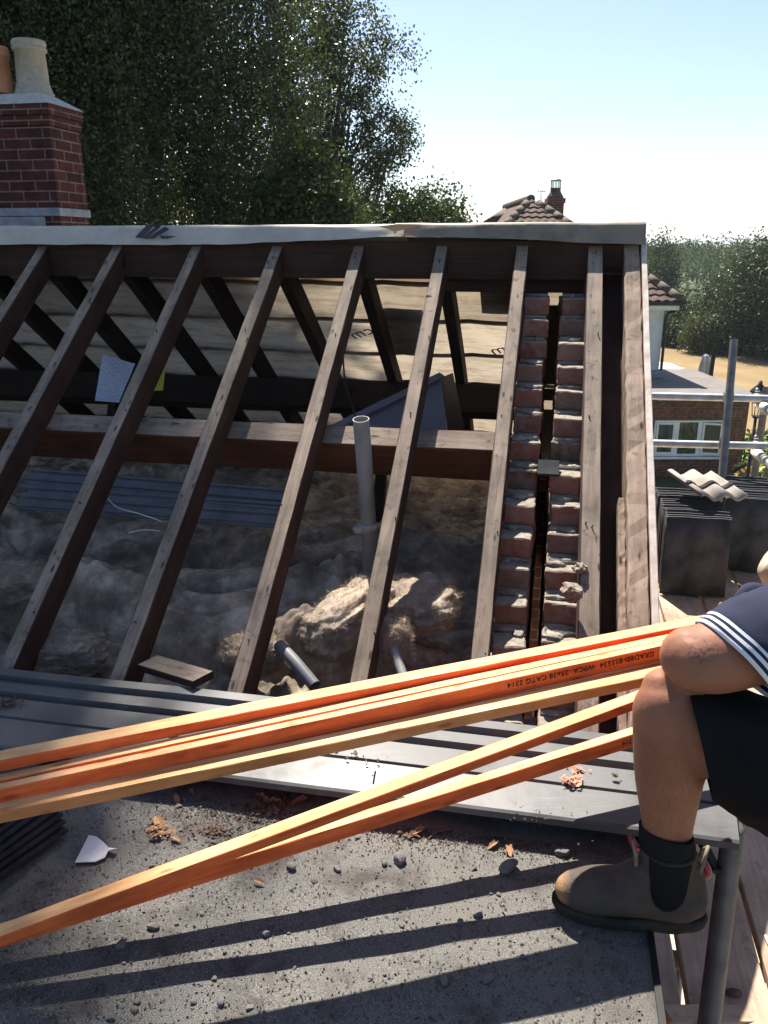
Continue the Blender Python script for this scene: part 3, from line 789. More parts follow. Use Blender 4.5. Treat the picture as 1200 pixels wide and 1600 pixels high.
# stacked blue-grey panels stored in the loft
for k, (u0, v0, u1, v1, Z0, Z1, lab) in enumerate(((38, 778, 470, 808, 3.52, 3.30, 'lower blue-grey plastic panel stored in the loft'), (42, 750, 470, 786, 3.62, 3.36, 'upper blue-grey plastic panel stored in the loft'))):
    a, b = P(u0, v0, Z0), P(u1, v1, Z1)
    t = thing('loft_panel', lab, 'panel', (a + b) / 2, 'plastic panels in the loft')
    up = (Z3 - E2 * .55).normalized()
    timber('board', a, b, .13, .014, up, (m_panel_loft, m_panel_loft), t)
    y = up.cross((b - a).normalized()).normalized()
    for o_ in (-.052, .0, .052): timber('rib', a + y * o_ + up * .012, b + y * o_ + up * .012, .012, .012, up, (m_panel_loft, m_panel_loft), t)
# grey folded tank lid
tl = thing('tank_lid', 'folded grey sheet with a pointed corner leaning in the loft', 'sheet', P(620, 690, 3.35))
def slab(name, pts, nrm, th, mat, parent):
    bm = bmesh.new(); f = bm.faces.new([bm.verts.new(p) for p in pts])
    r = bmesh.ops.extrude_face_region(bm, geom=[f]); bmesh.ops.translate(bm, verts=[v for v in r['geom'] if isinstance(v, bmesh.types.BMVert)], vec=nrm * th)
    return bmobj(name, bm, mat, parent)
A0, A1, A2, A3, A4 = P(494, 722, 3.20), P(498, 684, 3.30), P(690, 590, 3.62), P(704, 726, 3.25), P(738, 728, 3.52)
nrm = (A1 - A0).cross(A2 - A0).normalized(); nrm = nrm if nrm.y > 0 else -nrm
slab('front_face', [A0, A1, A2, A3], nrm, .010, m_grey_sheet, tl)
A2b, A3b = A2 + Vector((.003, 0, 0)), A3 + Vector((.003, 0, 0))
slab('side_face', [A3b, A2b, P(708, 583, 3.85), A4], Vector((-.2, .9, 0)).normalized(), .010, m_black_sheet, tl)
timber('rim', A1 + Vector((0, -.012, .012)), A2 + Vector((0, -.012, .012)), .035, .014, -nrm, (m_grey_sheet, m_grey_sheet), tl)
# paper notes on the far purlin
def note_mat(name, paper, ink, scale):
    m, n_, b = newmat(name)
    t = n_.nodes.new('ShaderNodeTexCoord')
    mp_ = n_.nodes.new('ShaderNodeMapping'); mp_.inputs['Scale'].default_value = (60, scale, 1); lk(n_, t.outputs['Object'], mp_.inputs[0])
    no = ntex(n_, mp_.outputs[0], 1.0, 3, .8)
    w = n_.nodes.new('ShaderNodeTexWave'); w.bands_direction = 'Y'; w.inputs['Scale'].default_value = scale / 9; w.inputs['Distortion'].default_value = 1.2; w.inputs['Detail'].default_value = 2
    lk(n_, t.outputs['Object'], w.inputs[0])
    a_ = ramp(n_, w.outputs['Fac'], [(.62, (0, 0, 0)), (.75, (1, 1, 1))]); c_ = ramp(n_, no, [(.46, (0, 0, 0)), (.54, (1, 1, 1))])
    c = mixc(n_, mixc(n_, 1.0, a_, c_, 'MULTIPLY'), paper, ink)
    lk(n_, c, b.inputs['Base Color']); b.inputs['Roughness'].default_value = .8; return m
def note(name, pts, mat, label):
    c = sum(pts, Vector()) / 4; x = (pts[1] - pts[0]).normalized(); z = x.cross(pts[3] - pts[0]).normalized(); y = z.cross(x)
    m4 = Matrix((x, y, z)).transposed().to_4x4(); m4.translation = c; inv = m4.inverted()
    lp = [inv @ p for p in pts]
    def fn(i, j):
        p = lp[0].lerp(lp[1], i).lerp(lp[3].lerp(lp[2], i), j); p.z += .012 * math.sin(i * 3 + j * 2) * j; return p
    me = grid_mesh(name, 10, 12, fn); o = mkobj(name, me, mat, None, m4, True)
    return tag(o, label, 'paper')
m_note = note_mat('handwritten_paper', (.62, .64, .74), (.16, .18, .30), 300)
m_note_y = note_mat('yellow_note_paper', (.62, .52, .06), (.10, .08, .03), 300)
note('paper_note', [P(148, 626, 4.02), P(186, 629, 4.00), P(210, 566, 4.10), P(162, 555, 4.12)][::1], m_note, 'white sheet with handwriting pinned in the loft')
note('paper_note', [P(222, 611, 4.05), P(255, 610, 4.03), P(257, 572, 4.10), P(224, 572, 4.12)], m_note_y, 'small yellow note beside the white sheet')
# loose wires
def wire(name, pts, r, mat, label, cat='wire'):
    bm = bmesh.new(); q, ro = spline(pts, [r] * len(pts), 6); bm_tube(bm, q, ro, 6)
    return tag(bmobj(name, bm, mat, origin=pts[0], smooth=True), label, cat)
wire('wire', [P(163, 772, 2.95), P(182, 792, 2.92), P(215, 802, 2.90), P(254, 815, 2.88)], .0022, m_wire, 'pale twisted wire loose over the wool between the left rafters')
wire('wire', [P(200, 833, 2.80), P(225, 828, 2.80), P(250, 830, 2.80)], .002, m_wire, 'short pale wire end curling over the wool')
wire('cable', [P(536, 560, 3.30), P(540, 600, 3.28), P(552, 640, 3.26), P(560, 668, 3.2)], .004, m_black, 'thin dark cable hanging above the vent pipe', 'cable')

# ================================================================== EAVES PANEL
ep = thing('eaves_panel', 'long grey grooved plastic panel lying along the eaves', 'panel', R(-.5, 1.85, -1.2))
prof = [(1.655, -1.205), (1.655, -1.166), (1.690, -1.166), (1.695, -1.182), (1.722, -1.182), (1.727, -1.166), (1.768, -1.167), (1.773, -1.183), (1.792, -1.183),
        (1.797, -1.169), (1.875, -1.172), (1.878, -1.178), (1.884, -1.178), (1.887, -1.173), (1.985, -1.183), (1.992, -1.187), (1.993, -1.202), (1.986, -1.202), (1.98, -1.196), (1.70, -1.20), (1.655, -1.205)]
def epf(i, j):
    s = -3.6 + i * 4.70; k = int(round(j * (len(prof) - 1))); d, z = prof[k]
    z += .006 * fbm(s * 1.2, d * 2, 2.2, 2); d += .008 * fbm(s * .8, 7.7)
    return R(s - (max(0, d - 1.86) * .10 if i > .99 else 0), d, z)
pm = grid_mesh('panel', 90, len(prof), epf)
mkobj('panel', pm, m_panel, ep)
bm = bmesh.new(); lump(bm, (0, 0, 0), .05, .035, .012, 3.0)
bmobj('end_cap', bm, m_panel, ep, Matrix.Translation(R(1.06, 1.93, -1.20)), True)
# bearers that keep the panel off the felt
for s in (-2.4, -1.0, .2, .95):
    o = timber('bearer', R(s, 1.68, -1.228), R(s, 1.95, -1.228), .045, .030, Z3, (m_dark_timber, m_dark_timber), ep)

# ================================================================== BATTENS HELD IN THE WORKER'S HANDS
def ext(a, b, u0, u1):
    """points where the line a-b meets photo columns u0 and u1"""
    out = []
    for u in (u0, u1):
        r = (u - 600) / FPX
        f = lambda p: p.x - r * (CP * p.y - SP * (p.z - EZ))
        fa, fb = f(a), f(b); out.append(a + (b - a) * (fa / (fa - fb)))
    return out
def batten(a, b, u0, u1, w, h, mats, label, roll=0, twist=0, bow=.003, seed=0, text=None):
    a, b = ext(a, b, u0, u1)
    x = (b - a).normalized(); up = (Matrix.Rotation(roll, 3, x) @ (Z3 - x * x.z)).normalized()
    sh_ = up.cross(x).normalized() * (w / 2) - up * (h / 2); a = a + sh_; b = b + sh_
    t = thing('roof_batten', label, 'batten', (a + b) / 2, 'orange battens held by the worker')
    o = timber('stick', a, b, w, h, up, mats, t, ch=.0015, bow=bow, twist=twist, seg=30, rough=.0006, seed=seed)
    if text:
        body, uc, zoff, size = text
        c = ext(a, b, uc, uc)[0]; m4 = frame(a, b, up); lx = (m4.inverted() @ c).x
        k = 1 - (2 * ((lx / (b - a).length) + .5) - 1) ** 2
        tm = m4 @ Matrix.Translation((lx, -w / 2 - .0009 + (random.Random(seed).uniform(-1, 1) * bow) * k, zoff)) @ Matrix((( -1, 0, 0, 0), (0, 0, -1, 0), (0, -1, 0, 0), (0, 0, 0, 1)))
        print_text(body, size, m_ink, tm, t)
    return t
TXT = 'GRADED BS5534  WPCA  25x38 CATG 2314'
OR = (m_batten_side, m_batten_top); TA = (m_batten_tan, m_batten_top)
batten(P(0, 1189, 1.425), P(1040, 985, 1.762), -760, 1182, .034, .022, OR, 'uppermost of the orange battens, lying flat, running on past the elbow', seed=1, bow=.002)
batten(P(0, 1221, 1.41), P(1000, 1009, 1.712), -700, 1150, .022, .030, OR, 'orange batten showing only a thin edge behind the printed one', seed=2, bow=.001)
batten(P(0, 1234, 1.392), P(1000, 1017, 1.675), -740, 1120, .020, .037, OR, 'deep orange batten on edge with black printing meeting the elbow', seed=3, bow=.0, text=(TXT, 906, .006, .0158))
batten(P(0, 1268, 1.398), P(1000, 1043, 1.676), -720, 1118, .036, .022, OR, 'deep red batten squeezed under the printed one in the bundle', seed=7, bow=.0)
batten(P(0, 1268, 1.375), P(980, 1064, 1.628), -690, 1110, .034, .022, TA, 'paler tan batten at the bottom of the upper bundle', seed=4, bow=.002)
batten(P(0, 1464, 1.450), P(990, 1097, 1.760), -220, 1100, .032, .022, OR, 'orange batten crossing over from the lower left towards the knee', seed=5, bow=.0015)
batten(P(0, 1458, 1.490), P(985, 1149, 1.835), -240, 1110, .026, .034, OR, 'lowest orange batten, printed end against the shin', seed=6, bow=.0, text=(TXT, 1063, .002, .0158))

# ================================================================== LITTER ON THE FLAT ROOF
def onroof(u, v, z=None):
    z = FR_Z if z is None else z
    w = (v - 800) / FPX; Z = z / (-SP - CP * w); p = P(u, v, Z)
    q = p - Vector((RO.x, RO.y, 0)); s = E1.x * q.x + E1.y * q.y; d = -(E2.x * q.x + E2.y * q.y)
    if z == FR_Z and d > FR_D0: p.z = EZ + flat_z(s, d)
    return p
def rock(seed, r):
    rr = random.Random(seed); bm = bmesh.new()
    bmesh.ops.create_icosphere(bm, subdivisions=2, radius=1)
    cuts = [Vector((rr.gauss(0, 1), rr.gauss(0, 1), rr.gauss(0, 1))).normalized() for _ in range(7)]
    for v in bm.verts:
        for c in cuts:
            k = v.co.dot(c) - .62
            if k > 0: v.co -= c * k
        v.co = Vector((v.co.x * r * rr.uniform(.98, 1.02), v.co.y * r * .8, v.co.z * r * .6))
    me = bpy.data.meshes.new('stone'); bm.to_mesh(me); bm.free(); me.materials.append(m_stone); return me
ROCKS = [rock(i, 1.0) for i in range(7)]
named_stones = [(455, 1357, .016, 'angular grey stone just below the crossing of the lower battens'), (527, 1360, .012, 'small dark stone right of the angular one'),
                (625, 1347, .024, 'knobbly black lump alone in the sunlit middle of the felt'), (600, 1352, .012, 'small black chip left of the knobbly lump'),
                (748, 1430, .015, 'pale topped stone between two shadow bands'), (718, 1443, .012, 'dark stone left of the pale topped stone'), (710, 1463, .011, 'light grey chip on the shadow edge'),
                (694, 1533, .015, 'pale flat stone in the deep shadow'), (763, 1530, .016, 'upright grey flake in the deep shadow'), (415, 1460, .013, 'thin pale flake standing on a shadow band'),
                (190, 1480, .017, 'rounded dark stone where the shadow band starts at left'), (345, 1567, .013, 'pair stone near the bottom shadow band'), (174, 1592, .012, 'pale pebble at the bottom edge of the photo'),
                (240, 1450, .016, 'flat dark stone below the left end of the lowest batten'), (795, 1360, .030, 'dark rounded lump half in the shadow band'), (878, 1336, .022, 'black crumbling lump near the boot toe'),
                (965, 1372, .014, 'small clod beside the boot toe'), (1000, 1340, .012, 'grit lump behind the boot toe')]
for i, (u, v, r, lab) in enumerate(named_stones):
    o = bpy.data.objects.new('stone', ROCKS[i % 7]); COL.objects.link(o)
    p = onroof(u, v); o.location = p + Vector((0, 0, r * .32)); o.scale = (r, r, r); o.rotation_euler = (random.uniform(-.2, .2), random.uniform(-.2, .2), random.uniform(0, 6))
    o.scale = (r * .85, r * .75, r * .8); tag(o, lab, 'stone', 'stones on the flat roof')
rr = random.Random(21)
nst = 0
while nst < 130:
    u, v = rr.uniform(10, 1010), rr.uniform(1270, 1598)
    if nst < 40: u, v = rr.gauss(330, 140), rr.gauss(1270, 45)
    p = onroof(u, v); q = p - Vector((RO.x, RO.y, 0)); s = E1.dot(Vector((q.x, q.y, 0))); d = -E2.dot(Vector((q.x, q.y, 0)))
    if not (2.01 < d < 3.0 and s < .80): continue
    r = rr.choice((.003, .003, .004, .004, .005, .006, .008))
    o = bpy.data.objects.new('stone', ROCKS[rr.randrange(7)]); COL.objects.link(o)
    o.location = p + Vector((0, 0, r * .3)); o.scale = (r * rr.uniform(.8, 1.3), r, r * rr.uniform(.6, 1.1)); o.rotation_euler = (rr.uniform(-.4, .4), rr.uniform(-.4, .4), rr.uniform(0, 6))
    tag(o, 'tiny grey chipping scattered on the felt', 'stone', 'stones on the flat roof'); nst += 1
# fine grit, uncountable
gv = []
while len(gv) < 4 * 7500:
    c = rr.random()
    if c < .55: u, v = rr.gauss(800, 115), rr.gauss(1288, 20)
    elif c < .72: u, v = rr.gauss(400, 90), rr.gauss(1262, 22)
    else: u, v = rr.uniform(-60, 1050), rr.uniform(1262, 1620)
    p = onroof(u, v); q = p - Vector((RO.x, RO.y, 0)); s = E1.dot(Vector((q.x, q.y, 0))); d = -E2.dot(Vector((q.x, q.y, 0)))
    if not (2.0 < d < 3.2 and s < .86): continue
    r = rr.uniform(.0008, .0022); a = rr.uniform(0, 6.28); zz = Vector((0, 0, rr.uniform(.5, 1.6) * r))
    ex = Vector((math.cos(a), math.sin(a), rr.uniform(-.4, .4))) * r * rr.uniform(1, 2.2); ey = Vector((-math.sin(a), math.cos(a), rr.uniform(-.4, .4))) * r
    gv += [p + zz - ex, p + zz * 1.8 + ey, p + zz + ex, p + zz * .4 - ey]
m_grit = M('grit', (.03, .027, .025), (.12, .10, .085), scale=60, c3=(.20, .115, .075), hi=.75)
tag(mkobj('grit', fast_mesh('grit', np.array([tuple(v) for v in gv])), m_grit), kind='stuff', label='fine brown and grey grit along the panel edge', cat='grit')
# dry leaves
def leaf_mesh(seed):
    rr = random.Random(seed); n = 9; V = []; F = []
    for i in range(n):
        t = i / (n - 1); w = (.10 + .36 * math.sin(math.pi * min(1, t * 1.05)) ** .8) * (1 + .35 * math.cos(t * 22)) * (.5 if t > .93 else 1)
        cu = .35 * math.sin(t * 3 + seed)
        for k, q in enumerate((-1, -.45, 0, .45, 1)):
            V.append((t - .5, q * w * .5, .10 * cu + .30 * w * abs(q) ** 1.4 * rr.uniform(.5, 1.2)))
    for i in range(n - 1):
        for k in range(4): F.append((i * 5 + k, i * 5 + k + 1, i * 5 + k + 6, i * 5 + k + 5))
    me = bpy.data.meshes.new('dry_leaf'); me.from_pydata(V, [], F); me.update()
    me.polygons.foreach_set('use_smooth', [True] * len(me.polygons)); return me
LM = [leaf_mesh(i) for i in range(5)]
for me in LM: me.materials.append(m_leafdry)
leaves = [(655, 1303, .055, 'curled brown oak leaf among black litter near mid roof'), (770, 1325, .045, 'small pale oak leaf left of the spread one'), (796, 1333, .055, 'spread tan oak leaf nearest the first shadow band'),
          (248, 1288, .075, 'long brown leaf trail below the tan batten'), (276, 1252, .05, 'tan leaf scrap just below the tan batten'), (245, 1312, .05, 'dark curled leaf left of the crease'),
          (275, 1315, .04, 'pale leaf fragment right of the dark curled leaf'), (408, 1250, .070, 'big crumpled leaf at the panel edge'), (432, 1256, .065, 'dark brown leaf beside the big crumpled leaf'),
          (470, 1255, .085, 'broad dry leaf lying against the panel edge'), (405, 1382, .035, 'rusty leaf scrap under the crossing battens'), (300, 1240, .035, 'little leaf bit next to the tan batten')]
for i, (u, v, r, lab) in enumerate(leaves):
    o = bpy.data.objects.new('dry_leaf', LM[i % 5]); COL.objects.link(o); p = onroof(u, v)
    o.location = p + Vector((0, 0, .006)); o.scale = (r * .72, r * .6, r * .8); o.rotation_euler = (rr.uniform(-.3, .3), rr.uniform(-.3, .3), rr.uniform(0, 6.2))
    tag(o, lab, 'leaf', 'dry leaves on the flat roof')
# leaf clump and crumbs on the panel
def cluster(u, v, zrel, n, spread, size, mat, lab, name='leaf_litter'):
    V = []; c = onroof(u, v, zrel)
    for i in range(n):
        p = c + Vector((rr.gauss(0, spread), rr.gauss(0, spread * .6), abs(rr.gauss(0, .004)) + .003)); a = rr.uniform(0, 6.28)
        ex = Vector((math.cos(a), math.sin(a), rr.uniform(-.5, .5))) * size * rr.uniform(.5, 1.4); ey = Vector((-math.sin(a), math.cos(a), rr.uniform(-.6, .6))) * size * rr.uniform(.3, .7)
        V += [p - ex, p + ey, p + ex, p - ey]
    bmx = mkobj(name, fast_mesh(name, np.array([tuple(x - c) for x in V])), mat, None, Matrix.Translation(c)); return tag(bmx, lab, 'litter')
m_pinkleaf = M('reddish_catkins', (.40, .17, .11), (.60, .33, .23), scale=40)
cluster(893, 1222, -1.17, 60, .013, .007, m_pinkleaf, 'reddish clump of dry catkins on the panel near the leg')
cluster(903, 1205, -1.17, 20, .008, .006, m_pinkleaf, 'smaller reddish catkin clump behind the larger one')
cluster(962, 1214, -1.165, 14, .006, .006, m_leafdark, 'small dark crumb pile on the panel by the shin')
cluster(14, 1098, -1.165, 60, .018, .006, m_leafdark, 'dark leaf litter at the far left end of the panel')
cluster(560, 1186, -1.17, 20, .035, .005, m_leafdark, 'scattered dark scraps on the panel below the tan batten')
cluster(830, 1278, -1.185, 40, .05, .003, m_leafdark, 'thin line of crumbs along the front of the panel')
cluster(640, 1305, FR_Z, 30, .014, .007, m_leafdark, 'black leaf mould around the curled oak leaf')
cluster(330, 1300, FR_Z, 60, .020, .006, m_leafdark, 'dark crumbling litter right of the felt crease')
cluster(420, 1262, FR_Z, 90, .035, .008, m_leafdark, 'dark litter heap in front of the panel under the battens')
cluster(250, 1300, FR_Z, 60, .014, .008, m_leafdry, 'brown litter trail along the crease')
for (a, b, lab) in (((668, 1312), (700, 1298), 'short dark twig beside the curled oak leaf'), ((812, 1325), (846, 1316), 'grey twig behind the spread oak leaf'), ((582, 1212), (586, 1196), 'pale straw standing on the panel')):
    zr = FR_Z + .004 if a[1] > 1250 else -1.165
    wire('twig', [onroof(*a, zr), onroof((a[0] + b[0]) / 2, (a[1] + b[1]) / 2 - 3, zr) + Vector((0, 0, .004)), onroof(*b, zr)], .0022, m_leafdark if a[1] > 1250 else m_wire, lab, 'twig')
# white scrap
sc = [(118, 1353), (140, 1315), (152, 1315), (163, 1322), (170, 1330), (184, 1333), (180, 1338), (170, 1337), (165, 1345), (150, 1352)]
bm = bmesh.new(); c = onroof(150, 1335)
top = [bm.verts.new(onroof(u, v) + Vector((0, 0, .006 + .010 * max(0, math.sin(i * 1.3)))) - c) for i, (u, v) in enumerate(sc)]
f = bm.faces.new(top); bmesh.ops.triangulate(bm, faces=[f])
r = bmesh.ops.extrude_face_region(bm, geom=bm.faces[:]); bmesh.ops.translate(bm, verts=[v for v in r['geom'] if isinstance(v, bmesh.types.BMVert)], vec=(0, 0, .002))
tag(bmobj('paper_scrap', bm, m_paper, None, Matrix.Translation(c)), 'torn white scrap lying on the shaded felt at the left', 'scrap')
for (u, v, zr, r, lab) in ((752, 1133, -1.30, .045, 'pale rubble chunk behind the panel below the tan batten'), (772, 1140, -1.30, .032, 'grey rubble chunk right of the pale one'), (835, 1142, -1.32, .055, 'flat mortar rubble at the foot of the gable'), (735, 1140, -1.30, .025, 'small rubble bit left of the pale chunk')):
    bm = bmesh.new(); lump(bm, (0, 0, 0), r, r * .8, r * .5, u * .13, amp=.6)
    tag(bmobj('rubble', bm, m_mortar, None, Matrix.Translation(onroof(u, v, zr)), False), lab, 'rubble', 'rubble at the wall foot')

# ================================================================== ROOF TILES
def tile_mesh(name, w, l, t, amp, n=2, mat=None):
    nx, ny = 36, 4
    prof = [(-w / 2 + w * i / (nx - 1), amp * (.5 - .5 * math.cos(2 * math.pi * n * i / (nx - 1) + 2.2))) for i in range(nx)]
    bm = bmesh.new(); T = []; B = []
    for j in range(ny):
        y = -l / 2 + l * j / (ny - 1)
        T.append([bm.verts.new((x, y, z + t)) for x, z in prof]); B.append([bm.verts.new((x, y, z)) for x, z in prof])
    for j in range(ny - 1):
        for i in range(nx - 1):
            bm.faces.new((T[j][i], T[j][i+1], T[j+1][i+1], T[j+1][i])).smooth = True; bm.faces.new((B[j][i], B[j+1][i], B[j+1][i+1], B[j][i+1])).smooth = True
        bm.faces.new((T[j][0], T[j+1][0], B[j+1][0], B[j][0])); bm.faces.new((T[j][-1], B[j][-1], B[j+1][-1], T[j+1][-1]))
    for i in range(nx - 1):
        bm.faces.new((T[0][i], B[0][i], B[0][i+1], T[0][i+1])); bm.faces.new((T[-1][i], T[-1][i+1], B[-1][i+1], B[-1][i]))
    # hanging nibs
    for x in (-w * .25, w * .25): bm_box(bm, (x, l / 2 - .018, -.006 + amp * .3), (.03, .016, .016))
    bmesh.ops.recalc_face_normals(bm, faces=bm.faces)
    me = bpy.data.meshes.new(name); bm.to_mesh(me); bm.free(); me.materials.append(mat); return me
PLAT = -1.78
tm_dark = tile_mesh('roof_tile', .33, .42, .013, .012, 2, m_tile_dark)
def pack(u_l, v_b, n, gap, label_fn, group, lean=rad(7), dx=.0, w=.33):
    base = onroof(u_l, v_b, PLAT)
    for i in range(n):
        o = bpy.data.objects.new('roof_tile', tm_dark); COL.objects.link(o)
        ang = lean + random.uniform(-.012, .012)
        yaw = Matrix((E1, E2, Z3)).transposed()
        # tile local Y -> up, local Z -> towards the viewer
        q = Matrix(((1, 0, 0), (0, 0, -1), (0, 1, 0)))
        m3 = yaw @ Matrix.Rotation(-ang, 3, 'X') @ q @ Matrix.Rotation(random.uniform(-.008, .008), 3, 'Z')
        p = base + E1 * (w / 2 - i * dx + random.uniform(-.011, .011)) + E2 * (i * gap + random.uniform(-.006, .006) + .03) + Vector((0, 0, random.uniform(0, .008)))
        up_ = (m3 @ Vector((0, 1, 0)))
        o.matrix_basis = Matrix.Translation(p + up_ * .211 + Vector((0, 0, .002))) @ m3.to_4x4()
        tag(o, label_fn(i), 'roof tile', group)
pack(1031, 931, 14, .044, lambda i: 'frontmost dark tile of the near stack beside the gable' if i == 0 else 'dark roof tile standing on edge in the near stack behind its front tile', 'dark tiles in the near stack')
pack(1122, 893, 13, .040, lambda i: 'frontmost dark tile of the far stack by the rail' if i == 0 else 'dark roof tile standing on edge in the far stack behind its front tile', 'dark tiles in the far stack')
tm_pale = tile_mesh('roof_tile', .30, .33, .014, .036, 2, m_tile_pale)
o = bpy.data.objects.new('roof_tile', tm_pale); COL.objects.link(o)
c = P(1101, 764, 4.62)
o.matrix_basis = Matrix.Translation(c) @ Matrix.Rotation(rad(-14), 4, 'Z') @ Matrix.Rotation(rad(-13), 4, 'X') @ Matrix.Rotation(rad(5), 4, 'Y')
o.matrix_basis = Matrix.Translation(c) @ Matrix.Rotation(rad(16), 4, 'Z') @ Matrix.Rotation(rad(9), 4, 'X') @ Matrix.Rotation(rad(5), 4, 'Y')
tag(o, 'pale wavy roof tile lying loose on top of the dark stacks', 'roof tile')
# grey moulding across it
bm = bmesh.new(); nx = 36
for yy in (-.02,):
    vs = []
    for i in range(nx):
        x = -.15 + .30 * i / (nx - 1); z = .036 * (.5 - .5 * math.cos(4 * math.pi * i / (nx - 1) + 2.2)) + .018
        vs.append((bm.verts.new((x, yy - .016, z)), bm.verts.new((x, yy + .016, z)), bm.verts.new((x, yy - .012, z + .005)), bm.verts.new((x, yy + .012, z + .005))))
    for a, b in zip(vs, vs[1:]):
        bm.faces.new((a[2], a[3], b[3], b[2])); bm.faces.new((a[0], a[2], b[2], b[0])); bm.faces.new((a[3], a[1], b[1], b[3]))
bmobj('weather_bar', bm, m_slate, o, o.matrix_basis.copy())
# leaning slates at the far left of the flat roof
tm_sl = tile_mesh('roof_tile', .30, .36, .008, .004, 2, m_slate)
for i in range(9):
    o = bpy.data.objects.new('roof_tile', tm_sl); COL.objects.link(o)
    p = onroof(-70 - i * 3, 1360, FR_Z)
    o.matrix_basis = Matrix.Translation(p + Vector((-.02 , .03, .02 + i * .016))) @ Matrix.Rotation(rad(-32 + i * 1.5), 4, 'Z') @ Matrix.Rotation(rad(3 + random.uniform(-1, 1)), 4, 'Y')
    tag(o, 'dark slate in the low pile at the left edge of the flat roof', 'roof tile', 'slates piled at the left edge')

# ================================================================== SCAFFOLD
m_gap = m_dark_timber
edges = [.845, 1.06, 1.275, 1.50, 1.725, 1.95]
for i in range(5):
    for part, (d0, d1) in enumerate(((2.62, -1.95), (4.6, 2.66))):
        s0, s1 = edges[i] + .007, edges[i + 1] - .007
        if part == 1: s0 -= .02; s1 -= .02
        a, b = R((s0 + s1) / 2, d0, PLAT - .019), R((s0 + s1) / 2, d1, PLAT - .019)
        o = timber('scaffold_board', a, b, s1 - s0, .038, Z3, (m_plank, m_plank), None, ch=.004, bow=.004, rough=.0025, seg=30, seed=i * 3 + part)
        lab = ['scaffold board hard against the gable wall', 'scaffold board under the left edge of the near tile stack', 'scaffold board between the two tile stacks', 'scaffold board under the far tile stack', 'outermost scaffold board by the guard rail'][i]
        if part: lab = 'nearer ' + lab.replace('under the left edge of the near tile stack', 'second from the flat roof edge').replace('between the two tile stacks', 'third from the flat roof edge').replace('under the far tile stack', 'fourth from the flat roof edge').replace('hard against the gable wall', 'beside the flat roof edge').replace('by the guard rail', 'fifth from the flat roof edge')
        tag(o, lab, 'scaffold board', 'scaffold boards of the working platform')
# a board end laid across
o = timber('scaffold_board', P(1040, 1592, 1.96), P(1330, 1590, 2.10), .05, .035, Z3, (m_plank, m_plank), None, seed=99, seg=8, rough=.003); tag(o, 'narrow pale timber laid across the boards at the bottom right', 'timber')
sf = thing('scaffold', 'galvanised tube scaffold with guard rails around the gable', 'scaffold', P(1130, 900, 5.0))
TR = .0242
def stube(name, pts, mat=m_steel, r=TR):
    bm = bmesh.new(); q, ro = spline(pts, [r] * len(pts), 2); bm_tube(bm, q, ro, 20, cap=False); bm_tube(bm, q, [x * .84 for x in ro], 20, cap=False)
    return bmobj(name, bm, mat, sf, origin=pts[0])
def vert_at(u, v, Z, z0, z1):
    p = P(u, v, Z); return [Vector((p.x, p.y, z0)), Vector((p.x, p.y, z1))]
p_top = P(1147, 531, 5.2); p_low = P(1128, 750, 5.12)
dr = (p_low - p_top).normalized()
stube('standard', [p_top, p_top + dr * 5.4], m_steel_dark)
stube('standard', vert_at(1206, 700, 5.55, 0, EZ + .4), m_steel_dark)
q = P(1192, 650, 5.62); stube('standard', [Vector((q.x, q.y, 0)), Vector((q.x, q.y, EZ - .90))], m_steel_dark)
a, b = P(1145, 1300, 1.84), P(1100, 1660, 1.86)
dn = (b - a).normalized(); stube('standard', [a - dn * .05, a + dn * 4.6], m_steel_dark)
def rail(name, v0, v1, Z0, u0=1000, u1=1200, ext_=.7):
    a, b = P(u0, v0, Z0 + .08), P(u1, v1, Z0 - .10); x = (b - a).normalized()
    return stube(name, [a - x * .35, b + x * ext_], m_steel)
rail('guard_rail', 618, 623, 5.36); rail('guard_rail', 692, 697, 5.36)
# tubes turning towards the viewer
for (u, v, Z, nm) in ((1188, 632, 5.45, 'guard_rail'), (1181, 706, 5.42, 'guard_rail')):
    a = P(u, v, Z); b = a - E2 * 3.4 + E1 * .12 + Vector((0, 0, .0))
    stube(nm, [a, b], m_steel, .026)
    bm = bmesh.new(); x = (b - a).normalized(); bm_tube(bm, [a - x * .01, a + x * .22], [.031, .031], 20); bmobj('end_sleeve', bm, m_plasticend, sf, origin=a)
def coupler(p, ax):
    bm = bmesh.new(); ax = ax.normalized(); o_ = ax.orthogonal().normalized()
    bm_tube(bm, [p - ax * .028, p + ax * .028], [.034, .034], 16)
    bm_box(bm, p + o_ * .035, (.03, .03, .045), None, .004)
    bm_tube(bm, [p + o_ * .03, p + o_ * .085], [.007, .007], 8); bm_tube(bm, [p + o_ * .062, p + o_ * .076], [.013, .013], 6)
    bmobj('coupler', bm, m_steel_dark, sf, origin=p)
for (u, v, Z) in ((1138, 621, 5.26), (1131, 694, 5.26), (1184, 623, 5.42), (1182, 697, 5.42), (1196, 640, 5.5)): coupler(P(u, v, Z), E1)
# ledger and transoms under the boards
stube('ledger', [R(.80, 4.6, PLAT - .07), R(.80, -2.2, PLAT - .07)], m_steel_dark); stube('ledger', [R(2.05, 4.6, PLAT - .07), R(2.05, -2.2, PLAT - .07)], m_steel_dark)
for d in (-1.6, .2, 1.6, 2.55, 2.75, 4.0): stube('transom', [R(.74, d, PLAT - .12), R(2.15, d, PLAT - .12)], m_steel_dark)
